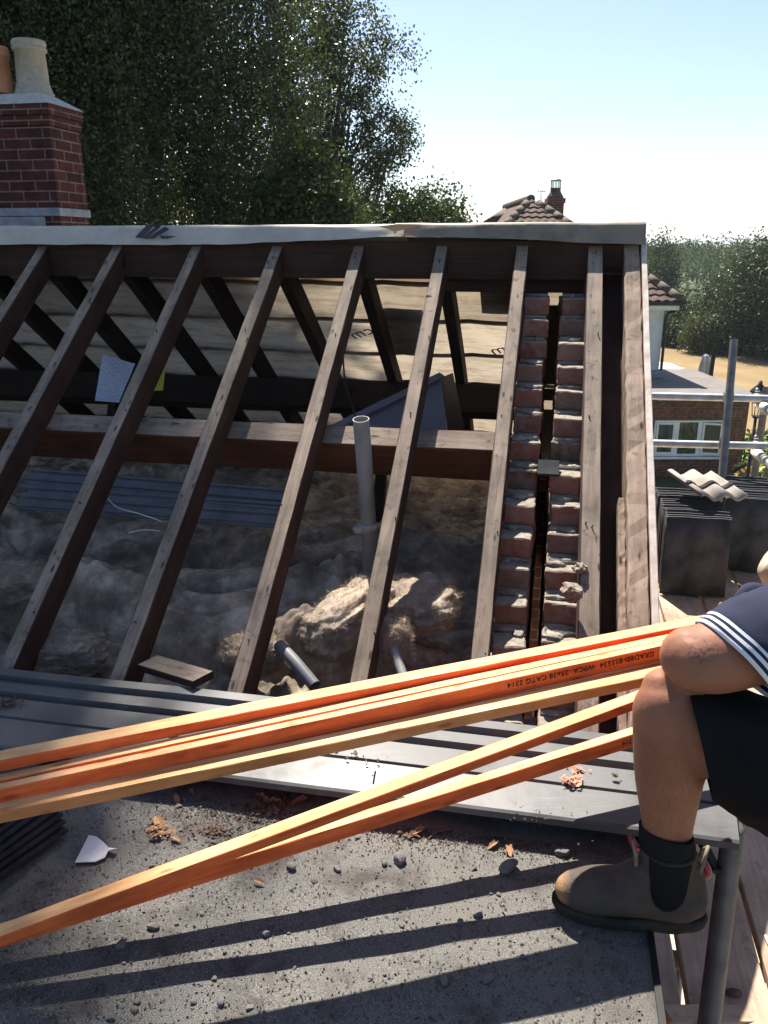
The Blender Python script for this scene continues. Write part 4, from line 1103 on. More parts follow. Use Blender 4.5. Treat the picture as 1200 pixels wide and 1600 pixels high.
# beige rubble sack behind the worker's shoulder
bm = bmesh.new(); bmesh.ops.create_icosphere(bm, subdivisions=5, radius=1)
for v in bm.verts:
    q = 1 + .16 * fbm(v.co.x * 1.6, v.co.y * 1.6, v.co.z * 1.6, 4) + .08 * math.sin(v.co.z * 9 + 3 * fbm(v.co.x * 2, v.co.y * 2))
    k = 1.0 - .28 * max(0, v.co.z)
    v.co = Vector((v.co.x * .20 * k, v.co.y * .22 * k, v.co.z * .28)) * q
m_sack = M('beige_sack', (.36, .31, .24), (.52, .46, .37), scale=6, bump=.5, bscale=20, bdist=.01)
tag(bmobj('rubble_sack', bm, m_sack, None, Matrix.Translation(P(1262, 905, 3.9)), True), 'crumpled beige sack on the boards at the right edge', 'sack')
wire('wire', [onroof(1196, 1462, PLAT + .01), onroof(1204, 1478, PLAT + .01), onroof(1214, 1470, PLAT + .02)], .004, m_white, 'white plastic strip on the board at the right edge', 'strip')
bm = bmesh.new(); lump(bm, (0, 0, 0), .02, .012, .006, 3)
tag(bmobj('wood_chip', bm, m_leafdark, None, Matrix.Translation(onroof(1146, 1550, PLAT + .006)), True), 'dark chip on the near scaffold board', 'chip')

# ================================================================== WORKER
def evaluated(bm, voxel=None, smooth=0, levels=0):
    me = bpy.data.meshes.new('tmp'); bmesh.ops.recalc_face_normals(bm, faces=bm.faces); bm.to_mesh(me); bm.free()
    o = bpy.data.objects.new('tmp', me); COL.objects.link(o)
    if voxel:
        r = o.modifiers.new('r', 'REMESH'); r.mode = 'VOXEL'; r.voxel_size = voxel; r.use_smooth_shade = True
    if smooth:
        s = o.modifiers.new('s', 'SMOOTH'); s.iterations = smooth; s.factor = .5
    if levels:
        s = o.modifiers.new('d', 'SUBSURF'); s.levels = levels
    dg = bpy.context.evaluated_depsgraph_get(); out = bpy.data.meshes.new_from_object(o.evaluated_get(dg))
    bpy.data.objects.remove(o); bpy.data.meshes.remove(me); out.materials.clear()
    return out
def limb(bm, pts, radii, n=7, seg=20):
    q, ro = spline(pts, radii, n)
    # rounded ends
    d0 = (q[0] - q[1]).normalized(); d1 = (q[-1] - q[-2]).normalized()
    pre = [q[0] + d0 * ro[0] * .8, q[0] + d0 * ro[0] * .5]; prr = [ro[0] * .45, ro[0] * .85]
    post = [q[-1] + d1 * ro[-1] * .5, q[-1] + d1 * ro[-1] * .8]; por = [ro[-1] * .85, ro[-1] * .45]
    bm_tube(bm, pre + q + post, prr + ro + por, seg)

def skin_mat():
    m, n, b = newmat('tanned_skin')
    v = coords(n, 'Object')
    f = ntex(n, v, 9, 6, .6)
    c = ramp(n, f, [(.3, (.24, .100, .060)), (.7, (.33, .152, .096))])
    f2 = ntex(n, v, 90, 3, .7)
    c = mixc(n, ramp(n, f2, [(.60, (0, 0, 0)), (.72, (.3, .3, .3))]), c, (.30, .11, .07))
    # faded tattoo on the upper arm
    t = n.nodes.new('ShaderNodeTexCoord'); d = n.nodes.new('ShaderNodeVectorMath'); d.operation = 'DISTANCE'
    lk(n, t.outputs['Object'], d.inputs[0]); d.inputs[1].default_value = tuple(P(1101, 1012, 1.330))
    dm = ramp(n, d.outputs['Value'], [(.020, (1, 1, 1)), (.034, (0, 0, 0))])
    f3 = ntex(n, v, 70, 4, .6, 1.5)
    tm = mixc(n, 1.0, dm, ramp(n, f3, [(.50, (0, 0, 0)), (.58, (.75, .75, .75))]), 'MULTIPLY')
    c = mixc(n, tm, c, (.07, .055, .05))
    lk(n, c, b.inputs['Base Color']); b.inputs['Roughness'].default_value = .58; b.inputs['Specular IOR Level'].default_value = .28
    b.inputs['Subsurface Weight'].default_value = .12; b.inputs['Subsurface Radius'].default_value = (.012, .005, .003); b.inputs['Subsurface Scale'].default_value = .5
    bumpn(n, b, f2, .4, .002)
    return m
m_skin = skin_mat()
def cloth(name, c1, c2, sc=5, bump=.5):
    return M(name, c1, c2, rough=.95, scale=sc, bump=bump, bscale=220, bdist=.0012, spec=.12)
m_navy = cloth('navy_jersey', (.020, .024, .046), (.034, .038, .066))
m_stripe = cloth('white_stripe', (.62, .66, .74), (.72, .75, .80))
m_short = cloth('black_shorts_cloth', (.008, .008, .009), (.014, .014, .016))
m_sock = cloth('black_sock', (.008, .008, .009), (.016, .016, .017))
m_hair = M('short_brown_hair', (.05, .03, .02), (.10, .06, .04), scale=40, bump=.8, bscale=120)
def boot_mat():
    m, n, b = newmat('dusty_brown_leather')
    v = coords(n, 'Object'); f = ntex(n, v, 14, 7, .65)
    c = ramp(n, f, [(.32, (.034, .026, .021)), (.62, (.062, .047, .037))])
    f2 = ntex(n, v, 45, 6, .7)
    c = mixc(n, ramp(n, f2, [(.58, (0, 0, 0)), (.72, (.5, .5, .5))]), c, (.115, .092, .072))
    sp = n.nodes.new('ShaderNodeSeparateXYZ'); lk(n, v, sp.inputs[0])
    toe = ramp(n, sp.outputs[0], [(.262, (0, 0, 0)), (.278, (.85, .85, .85))])
    c = mixc(n, toe, c, (.34, .19, .09))
    lk(n, c, b.inputs['Base Color']); b.inputs['Roughness'].default_value = .75; bumpn(n, b, ntex(n, coords(n, 'Object', (1, 1, 2.2)), 24, 7, .75, 1.2), .55, .006); return m
m_boot = boot_mat()
m_sole = M('dark_rubber_sole', (.016, .014, .013), (.034, .029, .026), rough=.85, scale=25)

wk = thing('person', 'worker in navy shirt and black shorts, elbow on knee, brown boot on the flat roof', 'person', R(1.15, 2.2, PLAT))
ANK = P(1043, 1335, 1.575)
KNEE = P(1046, 1095, 1.445)
HIP = P(1335, 1258, 1.50)
PEL = Vector((.97, 1.44, EZ - .93))
SHO = P(1292, 968, 1.47)
NECK = Vector((.955, 1.47, EZ - .50))
ELB = P(1084, 1032, 1.385)
bm = bmesh.new()
# bent left leg (on the flat roof)
limb(bm, [ANK + Vector((0, .0, -.05)), ANK, P(1043, 1285, 1.55), P(1045, 1215, 1.515), P(1050, 1150, 1.478), P(1046, 1104, 1.455), P(1046, 1080, 1.455)],
     [.040, .041, .047, .061, .068, .063, .050])
limb(bm, [P(1054, 1098, 1.44), P(1110, 1148, 1.45), P(1205, 1196, 1.465), HIP, PEL + Vector((-.02, -.06, 0))], [.050, .064, .078, .098, .11])
# right leg, on the platform
R_HIP, R_KN, R_AN = PEL + Vector((.06, .10, -.02)), Vector((1.20, 1.66, EZ - 1.31)), Vector((1.42, 1.70, EZ - 1.70))
limb(bm, [PEL, R_HIP, R_KN, R_AN + Vector((0, 0, .2)), R_AN], [.12, .10, .062, .058, .042])
# torso, neck, head
MID = Vector((1.03, 1.47, EZ - .74))
limb(bm, [PEL, MID, NECK + Vector((.03, -.02, -.10)), NECK + Vector((0, 0, -.01))], [.15, .155, .15, .085], seg=28)
HEAD = NECK + Vector((-.035, .02, .20))
limb(bm, [NECK + Vector((0, 0, -.06)), NECK + Vector((-.015, .005, .06)), NECK + Vector((-.03, .015, .12))], [.065, .057, .058])
limb(bm, [HEAD + Vector((.02, 0, .045)), HEAD + Vector((-.01, 0, .0)), HEAD + Vector((-.035, 0, -.065))], [.080, .078, .050], seg=24)
bm_tube(bm, [HEAD + Vector((-.083, 0, .01)), HEAD + Vector((-.112, 0, -.022)), HEAD + Vector((-.08, 0, -.035))], [.008, .014, .010], 10)      # nose
bm_tube(bm, [HEAD + Vector((-.075, -.022, -.060)), HEAD + Vector((-.088, 0, -.060)), HEAD + Vector((-.075, .022, -.060))], [.005, .009, .005], 8)  # mouth
for sgn in (-1, 1): bm_tube(bm, [HEAD + Vector((.02, sgn * .078, -.03)), HEAD + Vector((.026, sgn * .088, .0)), HEAD + Vector((.024, sgn * .080, .03))], [.010, .016, .010], 10)
# left arm: upper arm to the elbow on the knee, forearm away to the bundle
limb(bm, [NECK + Vector((-.02, -.06, -.07)), SHO, P(1175, 1010, 1.42), P(1115, 1027, 1.395), ELB], [.075, .074, .066, .062, .054])
WR_L = P(1140, 1000, 1.66)
limb(bm, [ELB + Vector((-.004, .004, .004)), P(1092, 1022, 1.47), P(1116, 1010, 1.58), WR_L], [.052, .052, .044, .031])
def hand(bm, wrist, fwd, down, across, s=1.0):
    """palm along fwd, fingers curl towards down; across = thumb side"""
    palm = wrist + fwd * .055 * s
    bm_tube(bm, [wrist, wrist + fwd * .03 * s, palm, wrist + fwd * .09 * s], [(.027, .018), (.036, .017), (.041, .016), (.040, .014)], 14)
    for k, (o_, L) in enumerate(((.030, .070), (.010, .080), (-.010, .075), (-.029, .058))):
        b = wrist + fwd * .088 * s + across * o_ * s
        bm_tube(bm, [b - fwd * .015 * s, b, b + (fwd * .6 + down * .35) * L * .45 * s, b + (fwd * .55 + down * 1.0) * L * .62 * s, b + (fwd * .05 + down * 1.25) * L * .75 * s], [.0085, .0095, .009, .0085, .0065], 10)
    b = wrist + fwd * .035 * s + across * .034 * s
    bm_tube(bm, [b - across * .012, b + (across * .02 + fwd * .015) * s, b + (across * .032 + fwd * .035 + down * .015) * s, b + (across * .030 + fwd * .05 + down * .035) * s], [.011, .012, .010, .0075], 10)
bx_ = (P(1176, 958, 1.725) - P(1000, 993, 1.69)).normalized()
hand(bm, WR_L, (Vector((.1, .9, .15))).normalized(), Vector((0, .1, -1)), -bx_, .95)
SHO_R = NECK + Vector((.02, .17, -.08)); ELB_R = Vector((1.10, 1.80, EZ - .80)); WR_R = P(1176, 1012, 1.90)
limb(bm, [NECK + Vector((0, .06, -.07)), SHO_R, (SHO_R + ELB_R) / 2, ELB_R], [.075, .072, .058, .046])
limb(bm, [ELB_R, (ELB_R + WR_R) / 2, WR_R], [.047, .045, .030])
hand(bm, WR_R, Vector((-.75, -.45, .05)).normalized(), Vector((0, -.2, -1)).normalized(), Vector((-.3, .5, .2)).normalized(), .95)
bme = evaluated(bm, voxel=.0055, smooth=3)
body = mkobj('body', bme, m_skin, wk, smooth=True)
def body_hair():
    n = len(bme.vertices); co = np.empty(n * 3, dtype=np.float32); bme.vertices.foreach_get('co', co); co = co.reshape(-1, 3)
    no = np.empty(n * 3, dtype=np.float32); bme.vertices.foreach_get('normal', no); no = no.reshape(-1, 3)
    kz, az = KNEE.z - .03, ANK.z + .05
    shin = (co[:, 0] < .66) & (co[:, 2] < kz) & (co[:, 2] > az - .04); rgn = np.random.default_rng(5)
    arm = (co[:, 2] > ELB.z - .08) & (co[:, 0] > ELB.x + .0) & (co[:, 0] < ELB.x + .16) & (co[:, 1] > ELB.y + .03)
    k = np.concatenate([rgn.choice(np.where(shin)[0], 2600), rgn.choice(np.where(arm)[0], 500)])
    p = co[k] + rgn.normal(size=(len(k), 3)) * .002; d = no[k] * .55 + np.array([0, 0, -.75]) + rgn.normal(size=(len(k), 3)) * .35
    d /= np.linalg.norm(d, axis=1, keepdims=True); l = rgn.uniform(.006, .016, (len(k), 1)); sdv = np.cross(d, no[k]); w = .00018
    V = np.stack([p - sdv * w, p + sdv * w, p + d * l + sdv * w * .3, p + d * l - sdv * w * .3], 1)
    o = mkobj('body_hair', fast_mesh('body_hair', V.reshape(-1, 3)), M('dark_body_hair', (.05, .03, .02), (.10, .06, .04), bump=0), wk); o['kind'] = 'stuff'
body_hair()
# hair and eyes
bm = bmesh.new(); lump(bm, (0, 0, 0), .093, .088, .075, 2.0, amp=.08)
for v in bm.verts:
    if v.co.z < -.02 and v.co.x < .0: v.co.z = -.02 + (v.co.z + .02) * .2
bmobj('hair', bm, m_hair, wk, Matrix.Translation(HEAD + Vector((.022, 0, .058))), True)
for sgn in (-1, 1):
    bm = bmesh.new(); lump(bm, (0, 0, 0), .010, .012, .008, 1.0, amp=0); bmobj('eye', bm, m_white, wk, Matrix.Translation(HEAD + Vector((-.080, sgn * .030, .008))), True)

def cloth_loft(name, rings, mats, parent, mi=None, thick=.002, seg=40, wr=.004, seed=0):
    """rings: (centre, axis1, axis2) ellipses; wrinkled sleeve"""
    bm = bmesh.new(); RR = []
    for i, (c, a, b) in enumerate(rings):
        row = []
        for k in range(seg):
            t = 2 * math.pi * k / seg; p = c + a * math.cos(t) + b * math.sin(t)
            n_ = (p - c).normalized()
            row.append(bm.verts.new(p + n_ * wr * 2 * fbm(p.x * 18 + seed, p.y * 18, p.z * 18, 3)))
        RR.append(row)
    for i in range(len(RR) - 1):
        for k in range(seg):
            f = bm.faces.new((RR[i][k], RR[i][(k + 1) % seg], RR[i + 1][(k + 1) % seg], RR[i + 1][k])); f.smooth = True
            if mi: f.material_index = mi[i]
    bmesh.ops.recalc_face_normals(bm, faces=bm.faces)
    me = bpy.data.meshes.new(name); bm.to_mesh(me); bm.free()
    o = mkobj(name, me, mats, parent); s = o.modifiers.new('thickness', 'SOLIDIFY'); s.thickness = thick; s.offset = 0
    return o
def interp_rings(R_, n):
    out = []
    for i in range(len(R_) - 1):
        for k in range(n):
            t = k / n; out.append(tuple(x.lerp(y, t) for x, y in zip(R_[i], R_[i + 1])))
    out.append(R_[-1]); return out
FW = Vector((0, CP, -SP))
def pring(uc, vc, ut, vt, Z, depth, tilt=Vector((0, 0, 0))):
    c = P(uc, vc, Z); a = P(ut, vt, Z) - c
    return (c, a, FW * depth + tilt)
# shirt: torso shell and sleeve
tsh = cloth_loft('t_shirt', interp_rings([(PEL + Vector((0, 0, -.06)), Vector((.19, 0, 0)), Vector((0, .19, 0))), (MID, Vector((.19, 0, .02)), Vector((0, .20, 0))),
       (NECK + Vector((.03, -.01, -.13)), Vector((.175, 0, .03)), Vector((0, .20, 0))), (NECK + Vector((.01, 0, -.045)), Vector((.12, 0, .02)), Vector((0, .14, 0))), (NECK + Vector((0, 0, .0)), Vector((.072, 0, .01)), Vector((0, .072, 0)))], 6), [m_navy], wk, wr=.006, thick=.003)
hem = [pring(1146, 1030, 1094, 972, 1.402, .080), pring(1151, 1026, 1099, 968, 1.402, .0805), pring(1155, 1022, 1103, 965, 1.402, .081), pring(1160, 1019, 1107, 962, 1.402, .0815), pring(1164, 1016, 1111, 959, 1.403, .082), pring(1168, 1013, 1115, 956, 1.403, .082), pring(1172, 1010, 1118, 953, 1.404, .083)]
slv = hem + interp_rings([pring(1176, 1007, 1122, 951, 1.406, .084), pring(1200, 1000, 1150, 934, 1.42, .092), pring(1250, 990, 1215, 915, 1.45, .102), pring(1310, 985, 1290, 895, 1.50, .10), pring(1400, 990, 1380, 905, 1.52, .10)], 6)
mi = [1, 0, 1, 0, 1, 0] + [0] * (len(slv) - 7)
cloth_loft('sleeve', slv, [m_navy, m_stripe], wk, mi=mi, thick=.0025, wr=.0045, seed=3, seg=56)
# a fold standing up on the shoulder
bm = bmesh.new(); q, ro = spline([P(1150, 940, 1.47), P(1172, 926, 1.48), P(1200, 930, 1.49), P(1250, 915, 1.5)], [.008, .018, .020, .02], 6); bm_tube(bm, q, ro, 16)
bmobj('shirt_fold', bm, m_navy, wk, smooth=True)
SRr = cloth_loft('sleeve', interp_rings([((SHO_R + ELB_R) / 2 + Vector((0, 0, -.03)), Vector((.085, 0, .02)), Vector((0, .08, .02))), (SHO_R, Vector((.10, 0, .03)), Vector((0, .08, .04))), (NECK + Vector((.02, .06, -.08)), Vector((.10, 0, .03)), Vector((0, .06, .06)))], 5), [m_navy], wk)
# shorts
def lring(uc, vc, ut, vt, Z, depth, lean=0.0):
    c = P(uc, vc, Z); a = P(ut, vt, Z) - c; return (c, a, FW * depth + Vector((lean, 0, 0)))
sh = interp_rings([lring(1093, 1156, 1073, 1066, 1.45, .100, .03), lring(1110, 1164, 1090, 1070, 1.45, .105, .02), lring(1150, 1180, 1140, 1078, 1.455, .114), lring(1215, 1204, 1208, 1092, 1.465, .122), lring(1340, 1225, 1335, 1090, 1.50, .135), (PEL + Vector((.03, .0, .0)), Vector((.05, 0, .17)), Vector((0, .17, 0)))], 6)
cloth_loft('shorts', sh, [m_short], wk, wr=.006, seed=9, thick=.003, seg=48)
wr_ = cloth_loft('shorts', interp_rings([(R_KN + Vector((.02, -.01, .06)), Vector((.10, 0, .0)), Vector((0, .10, 0))), (R_HIP + Vector((0, .03, -.1)), Vector((.13, 0, 0)), Vector((0, .12, 0))), (PEL + Vector((.0, .03, .06)), Vector((.185, 0, 0)), Vector((0, .19, 0)))], 6), [m_short], wk, wr=.006)

# boots and socks
def boot(parent, heel, direc, ank):
    """boot in its own frame: X to the toe, Z up"""
    x = direc.normalized(); y = Z3.cross(x); m4 = Matrix((x, y, Z3)).transposed().to_4x4(); m4.translation = heel
    bm = bmesh.new()
    bm_tube(bm, [(.088, 0, .165), (.086, 0, .13), (.080, 0, .095), (.078, 0, .06)], [(.052, .047), (.051, .046), (.054, .046), (.060, .044)], 24)
    q, ro = spline([(.030, 0, .055), (.06, 0, .056), (.12, 0, .062), (.17, 0, .057), (.22, 0, .050), (.262, 0, .046)], [.036, .045, .047, .046, .045, .034], 5)
    bm_tube(bm, [(.012, 0, .052)] + q + [(.280, 0, .042), (.288, 0, .040)], [.026] + [(a, a * 1.04) for a in ro] + [.024, .012], 24)
    bm_tube(bm, [(.105, 0, .12), (.14, 0, .085), (.17, 0, .065)], [.034, .040, .036], 18)
    bm_tube(bm, [(.030, 0, .05), (.036, 0, .10), (.046, 0, .16)], [.028, .024, .014], 14)
    me = evaluated(bm, voxel=.0045, smooth=5)
    for v in me.vertices:
        if v.co.z < .020: v.co.z = .020
    up = mkobj('boot', me, m_boot, parent, m4, True)
    # sole
    bm = bmesh.new(); N_ = 48; lay = []
    def outline(t, g):
        a = 2 * math.pi * t; cx = .148; L = .1435 + g; wd = .0445 + g
        xx = cx + L * math.cos(a); k = 1 - .16 * math.exp(-((xx - .11) / .04) ** 2)
        k *= .88 if xx < .06 else 1.0
        yy = wd * k * math.copysign(abs(math.sin(a)) ** .75, math.sin(a)); return xx, yy
    for z, g in ((0, -.002), (.006, .001), (.018, .0035), (.024, .0030), (.027, -.002)):
        lay.append([bm.verts.new((*outline(k / N_, g), z + (.007 * max(0, (outline(k / N_, g)[0] - .24) / .05) if z < .01 else 0))) for k in range(N_)])
    for a, b in zip(lay, lay[1:]):
        for k in range(N_): bm.faces.new((a[k], a[(k + 1) % N_], b[(k + 1) % N_], b[k])).smooth = True
    bm.faces.new(lay[0]); bm.faces.new(lay[-1])
    bmobj('sole', bm, m_sole, up, m4.copy())
    # elastic side panels: the part of the upper between front and back quarters
    for side in (-1, 1):
        from mathutils.bvhtree import BVHTree
        tree_ = BVHTree.FromPolygons([v.co.copy() for v in me.vertices], [tuple(p.vertices) for p in me.polygons])
        bm = bmesh.new(); nx_, nz_ = 22, 26; G = []
        for j in range(nz_):
            z = .162 - .098 * j / (nz_ - 1); k_ = max(0.0, (z - .064) / .03); hw = .027 + .011 * (z - .064) / .098
            hw *= math.sqrt(max(.04, 1 - (1 - min(1, k_)) ** 2)); row = []
            for i in range(nx_):
                x_ = .088 + hw * (2 * i / (nx_ - 1) - 1)
                h = tree_.ray_cast(Vector((x_, side * .2, z)), Vector((0, -side, 0)))
                row.append(bm.verts.new((h[0] + h[1] * .0016) if h[0] is not None else Vector((x_, side * .045, z))))
            G.append(row)
        for j in range(nz_ - 1):
            for i in range(nx_ - 1): bm.faces.new((G[j][i], G[j][i + 1], G[j + 1][i + 1], G[j + 1][i]))
        bmobj('elastic_panel', bm, m_sock, up, m4.copy(), True)
    return up, m4
bt, bm4 = boot(wk, Vector((.622, 1.272, EZ - 1.245)), Vector((-.985, .165, 0)), ANK)
bt2, _ = boot(wk, Vector((1.50, 1.71, EZ + PLAT)), Vector((-1, .1, 0)), R_AN)
# pull tabs
for xx, zz, lean in ((.030, .150, -.012), (.142, .145, .010)):
    bm = bmesh.new(); bm_tube(bm, [(xx, -.010, zz - .03), (xx + lean * .5, -.012, zz + .012), (xx + lean, 0, zz + .030), (xx + lean * .5, .012, zz + .012), (xx, .010, zz - .03)], [.004] * 5, 8)
    bmobj('pull_tab', bm, M('worn_tab', (.16, .12, .09), (.26, .21, .16), scale=60), bt, bm4.copy(), True)
sk = cloth_loft('sock', interp_rings([(P(1042, 1296, 1.555), Vector((.047, .006, -.008)), Vector((-.006, .050, -.010))), (P(1043, 1312, 1.565), Vector((.050, 0, 0)), Vector((0, .052, -.003))), (P(1042, 1340, 1.58), Vector((.047, 0, 0)), Vector((0, .046, 0))), (P(1042, 1385, 1.60), Vector((.045, 0, 0)), Vector((0, .042, 0)))], 5), [m_sock], wk, thick=.004, wr=.003)
cloth_loft('sock', interp_rings([(R_AN + Vector((0, 0, .12)), Vector((.052, 0, 0)), Vector((0, .052, 0))), (R_AN + Vector((.02, 0, .0)), Vector((.048, 0, 0)), Vector((0, .046, 0)))], 4), [m_sock], wk, thick=.004)

# dark red plastic tool behind the boot, black strip beside it
tr = thing('snips', 'dark red handled snips lying behind the boot', 'tool', P(1045, 1335, 1.80))
for pts in ([P(982, 1300, 1.78), P(996, 1328, 1.76), P(1030, 1345, 1.74)], [P(1070, 1340, 1.72), P(1092, 1340, 1.71), P(1106, 1362, 1.70), P(1098, 1372, 1.70)]):
    bm = bmesh.new(); q, ro = spline(pts, [.006, .009, .008] + [.006] * (len(pts) - 3), 6); bm_tube(bm, q, ro, 12); bmobj('handle', bm, m_red, tr, smooth=True)
timber('bar', P(1092, 1306, 1.93), P(1122, 1362, 1.83), .022, .012, Z3, (m_black, m_black)); tag(bpy.data.objects['bar'], 'black plastic bar lying on the boards right of the boot', 'bar')

# ================================================================== NEIGHBOURING CHIMNEY STACK
cc = P(83, 250, 6.3)
ch = thing('chimney', 'red brick chimney stack with cement top behind the ridge at the left', 'chimney', Vector((cc.x, cc.y, 0)))
def cbox(name, s0, s1, e0, e1, z0, z1, mat, bev=.003):
    bm = bmesh.new(); rot = Matrix((E1, E2, Z3)).transposed()
    c = Vector((cc.x, cc.y, 0)) + E1 * (s0 + s1) / 2 + E2 * (e0 + e1) / 2 + Vector((0, 0, (z0 + z1) / 2))
    bm_box(bm, (0, 0, 0), (s1 - s0, e1 - e0, z1 - z0), None, bev)
    m4 = rot.to_4x4(); m4.translation = c; return bmobj(name, bm, mat, ch, m4)
zT = P(83, 168, 6.3).z
cbox('stack', -.78, 0, 0, .43, 0, zT - .14, m_chim_brick)
cbox('corbel', -.79, .012, -.012, .442, zT - .138, zT - .066, m_chim_brick)
cbox('corbel', -.802, .026, -.026, .456, zT - .064, zT + .01, m_chim_brick)
zf = P(83, 331, 6.3).z
cbox('flashing', -.80, .014, -.014, .444, zf - .025, zf + .035, m_lead)
cbox('flashing', -.79, -.12, -.020, -.003, zf - .35, zf - .03, m_lead)
bm = bmesh.new()
lay = []
for z, g in ((.012, .02), (.03, 0.0), (.10, -.12), (.112, -.165)):
    lay.append([bm.verts.new(Vector((cc.x, cc.y, 0)) + E1 * x + E2 * y + Vector((0, 0, zT + z))) for x, y in ((-.79 - g, -.012 - g), (.012 + g, -.012 - g), (.012 + g, .442 + g), (-.79 - g, .442 + g))])
for a, b in zip(lay, lay[1:]):
    for k in range(4): bm.faces.new((a[k], a[(k + 1) % 4], b[(k + 1) % 4], b[k]))
bm.faces.new(lay[0]); bm.faces.new(lay[-1])
bmobj('flaunching', bm, m_cement, ch)
def pot(name, base, prof, mat, label):
    t = thing(name, label, 'chimney pot', base, 'chimney pots')
    bm = bmesh.new(); seg = 32; rows = [[bm.verts.new((r * math.cos(2 * math.pi * k / seg), r * math.sin(2 * math.pi * k / seg), z)) for k in range(seg)] for r, z in prof]
    for a, b in zip(rows, rows[1:]):
        for k in range(seg): bm.faces.new((a[k], a[(k + 1) % seg], b[(k + 1) % seg], b[k])).smooth = True
    bmobj('clay_body', bm, mat, t, Matrix.Translation(base)); return t
pb = P(54, 148, 6.55)
hp = P(55, 70, 6.58).z - pb.z + .01
pot('chimney_pot', Vector((pb.x, pb.y, pb.z - .02)), [(.155, 0), (.135, .06), (.122, .10), (.114, hp - .075), (.128, hp - .070), (.132, hp - .050), (.120, hp - .042), (.126, hp - .034), (.130, hp - .012), (.122, hp + .005), (.098, hp + .002), (.092, hp - .1), (.09, .05)], m_pot_pale, 'pale stained clay chimney pot with a ringed rim')
pb2 = P(-4, 143, 6.52); hp2 = P(-4, 76, 6.52).z - pb2.z
pot('chimney_pot', Vector((pb2.x, pb2.y, pb2.z - .02)), [(.118, 0), (.112, hp2 - .07), (.122, hp2 - .065), (.126, hp2 - .04), (.118, hp2 - .03), (.122, hp2 - .01), (.115, hp2 + .01), (.092, hp2), (.088, .05)], m_pot_terra, 'orange terracotta chimney pot at the left edge')

# ================================================================== WHITE NEIGHBOUR HOUSE
wh = thing('white_house', 'white rendered house with hipped clay tile roof beyond the gable', 'house', P(950, 600, 23.5))
EV = P(1065, 473, 22.0); AP = P(830, 312, 26.0)
zE = EV.z; xR, yF = EV.x, EV.y
xL = 2 * AP.x - xR; yA = AP.y
WX1, WY0 = P(1041, 540, 22.3).x, yF + .38
bm = bmesh.new(); bm_box(bm, ((xL + .4 + WX1) / 2, (WY0 + WY0 + 9) / 2, (zE + .02) / 2), (WX1 - xL - .4, 9, zE + .02)); bmobj('wall', bm, m_render, wh)
# roof: hipped end facing us with real pantile courses, plain slopes at the sides
roofo = None
bm = bmesh.new()
Lc, Rc, Ac = Vector((xL, yF, zE)), Vector((xR, yF, zE)), Vector((AP.x, yA, AP.z))
Bc = Ac + Vector((0, 6, 0)); Lb, Rb = Lc + Vector((0, 12, 0)), Rc + Vector((0, 12, 0))
nrm_f = (Rc - Lc).cross(Ac - Lc).normalized(); nrm_f = nrm_f if nrm_f.z > 0 else -nrm_f
slope = (Ac - (Lc + Rc) / 2); LS = slope.length; sd = slope.normalized()
rows = int(LS / .30)
for k in range(rows):
    t0, t1 = k / rows, min(1, (k + 1.18) / rows)
    h0, h1 = (Rc - Lc).length / 2 * (1 - t0), (Rc - Lc).length / 2 * (1 - t1)
    nx = max(4, int(h0 * 2 / .045)); ra, rb = [], []
    for i in range(nx + 1):
        q = -1 + 2 * i / nx; x = q * h0
        wv = .038 * (.5 + .5 * math.cos(2 * math.pi * x / .24))
        xb = max(-h1, min(h1, x))
        ra.append(bm.verts.new((Lc + Rc) / 2 + Vector((x, 0, 0)) + slope * t0 + nrm_f * (.055 + wv)))
        rb.append(bm.verts.new((Lc + Rc) / 2 + Vector((xb, 0, 0)) + slope * t1 + nrm_f * (.012 + wv)))
    for i in range(nx): 
        bm.faces.new((ra[i], ra[i + 1], rb[i + 1], rb[i]))
bmesh.ops.remove_doubles(bm, verts=bm.verts, dist=.0005)
rf = bmobj('roof', bm, m_rooftile, wh)
bm = bmesh.new()
for pts in ((Lc, Ac, Bc, Lb), (Rc, Rb, Bc, Ac), (Lc, Rc, Ac)): bm.faces.new([bm.verts.new(p) for p in pts])
bmobj('side_slopes', bm, m_rooftile, rf)
bm = bmesh.new()
def ridge_run(a, b):
    n = int((b - a).length / .42); d = (b - a).normalized()
    for k in range(n):
        p = a + d * (k * .42); bm_tube(bm, [p + Vector((0, 0, .03)), p + d * .44 + Vector((0, 0, .045))], [.125, .115], 12)
ridge_run(Rc + Vector((0, 0, .03)), Ac); ridge_run(Lc + Vector((0, 0, .03)), Ac); ridge_run(Ac, Bc)
bmobj('ridge_tiles', bm, m_ridgetile, rf)
bm = bmesh.new(); bm_box(bm, ((xL + xR) / 2, yF + .04, zE - .10), (xR - xL - .08, .03, .19)); bm_box(bm, (xR - .06, yF + 6, zE - .10), (.03, 12, .19)); bm_box(bm, ((xL + WX1) / 2, yF + .2, zE - .19), (xR - xL - .3, .4, .02)); bmobj('fascia', bm, m_white, wh)
bm = bmesh.new(); bm_tube(bm, [Vector((xL, yF - .05, zE - .02)), Vector((xR + .05, yF - .05, zE - .02))], [.055, .055], 10); bm_tube(bm, [Vector((xR + .05, yF - .05, zE - .02)), Vector((xR + .05, yF + 11, zE - .02))], [.055, .055], 10); bmobj('gutter', bm, m_black, wh)
bm = bmesh.new(); q, ro = spline([Vector((xR + .02, yF, zE - .08)), Vector((xR - .10, yF + .15, zE - .22)), Vector((WX1 + .05, WY0 - .06, zE - .40)), Vector((WX1 + .05, WY0 - .06, zE - 1.2)), Vector((WX1 + .05, WY0 - .06, 0))], [.038] * 5, 4); bm_tube(bm, q, ro, 10); bmobj('downpipe', bm, m_black, wh)
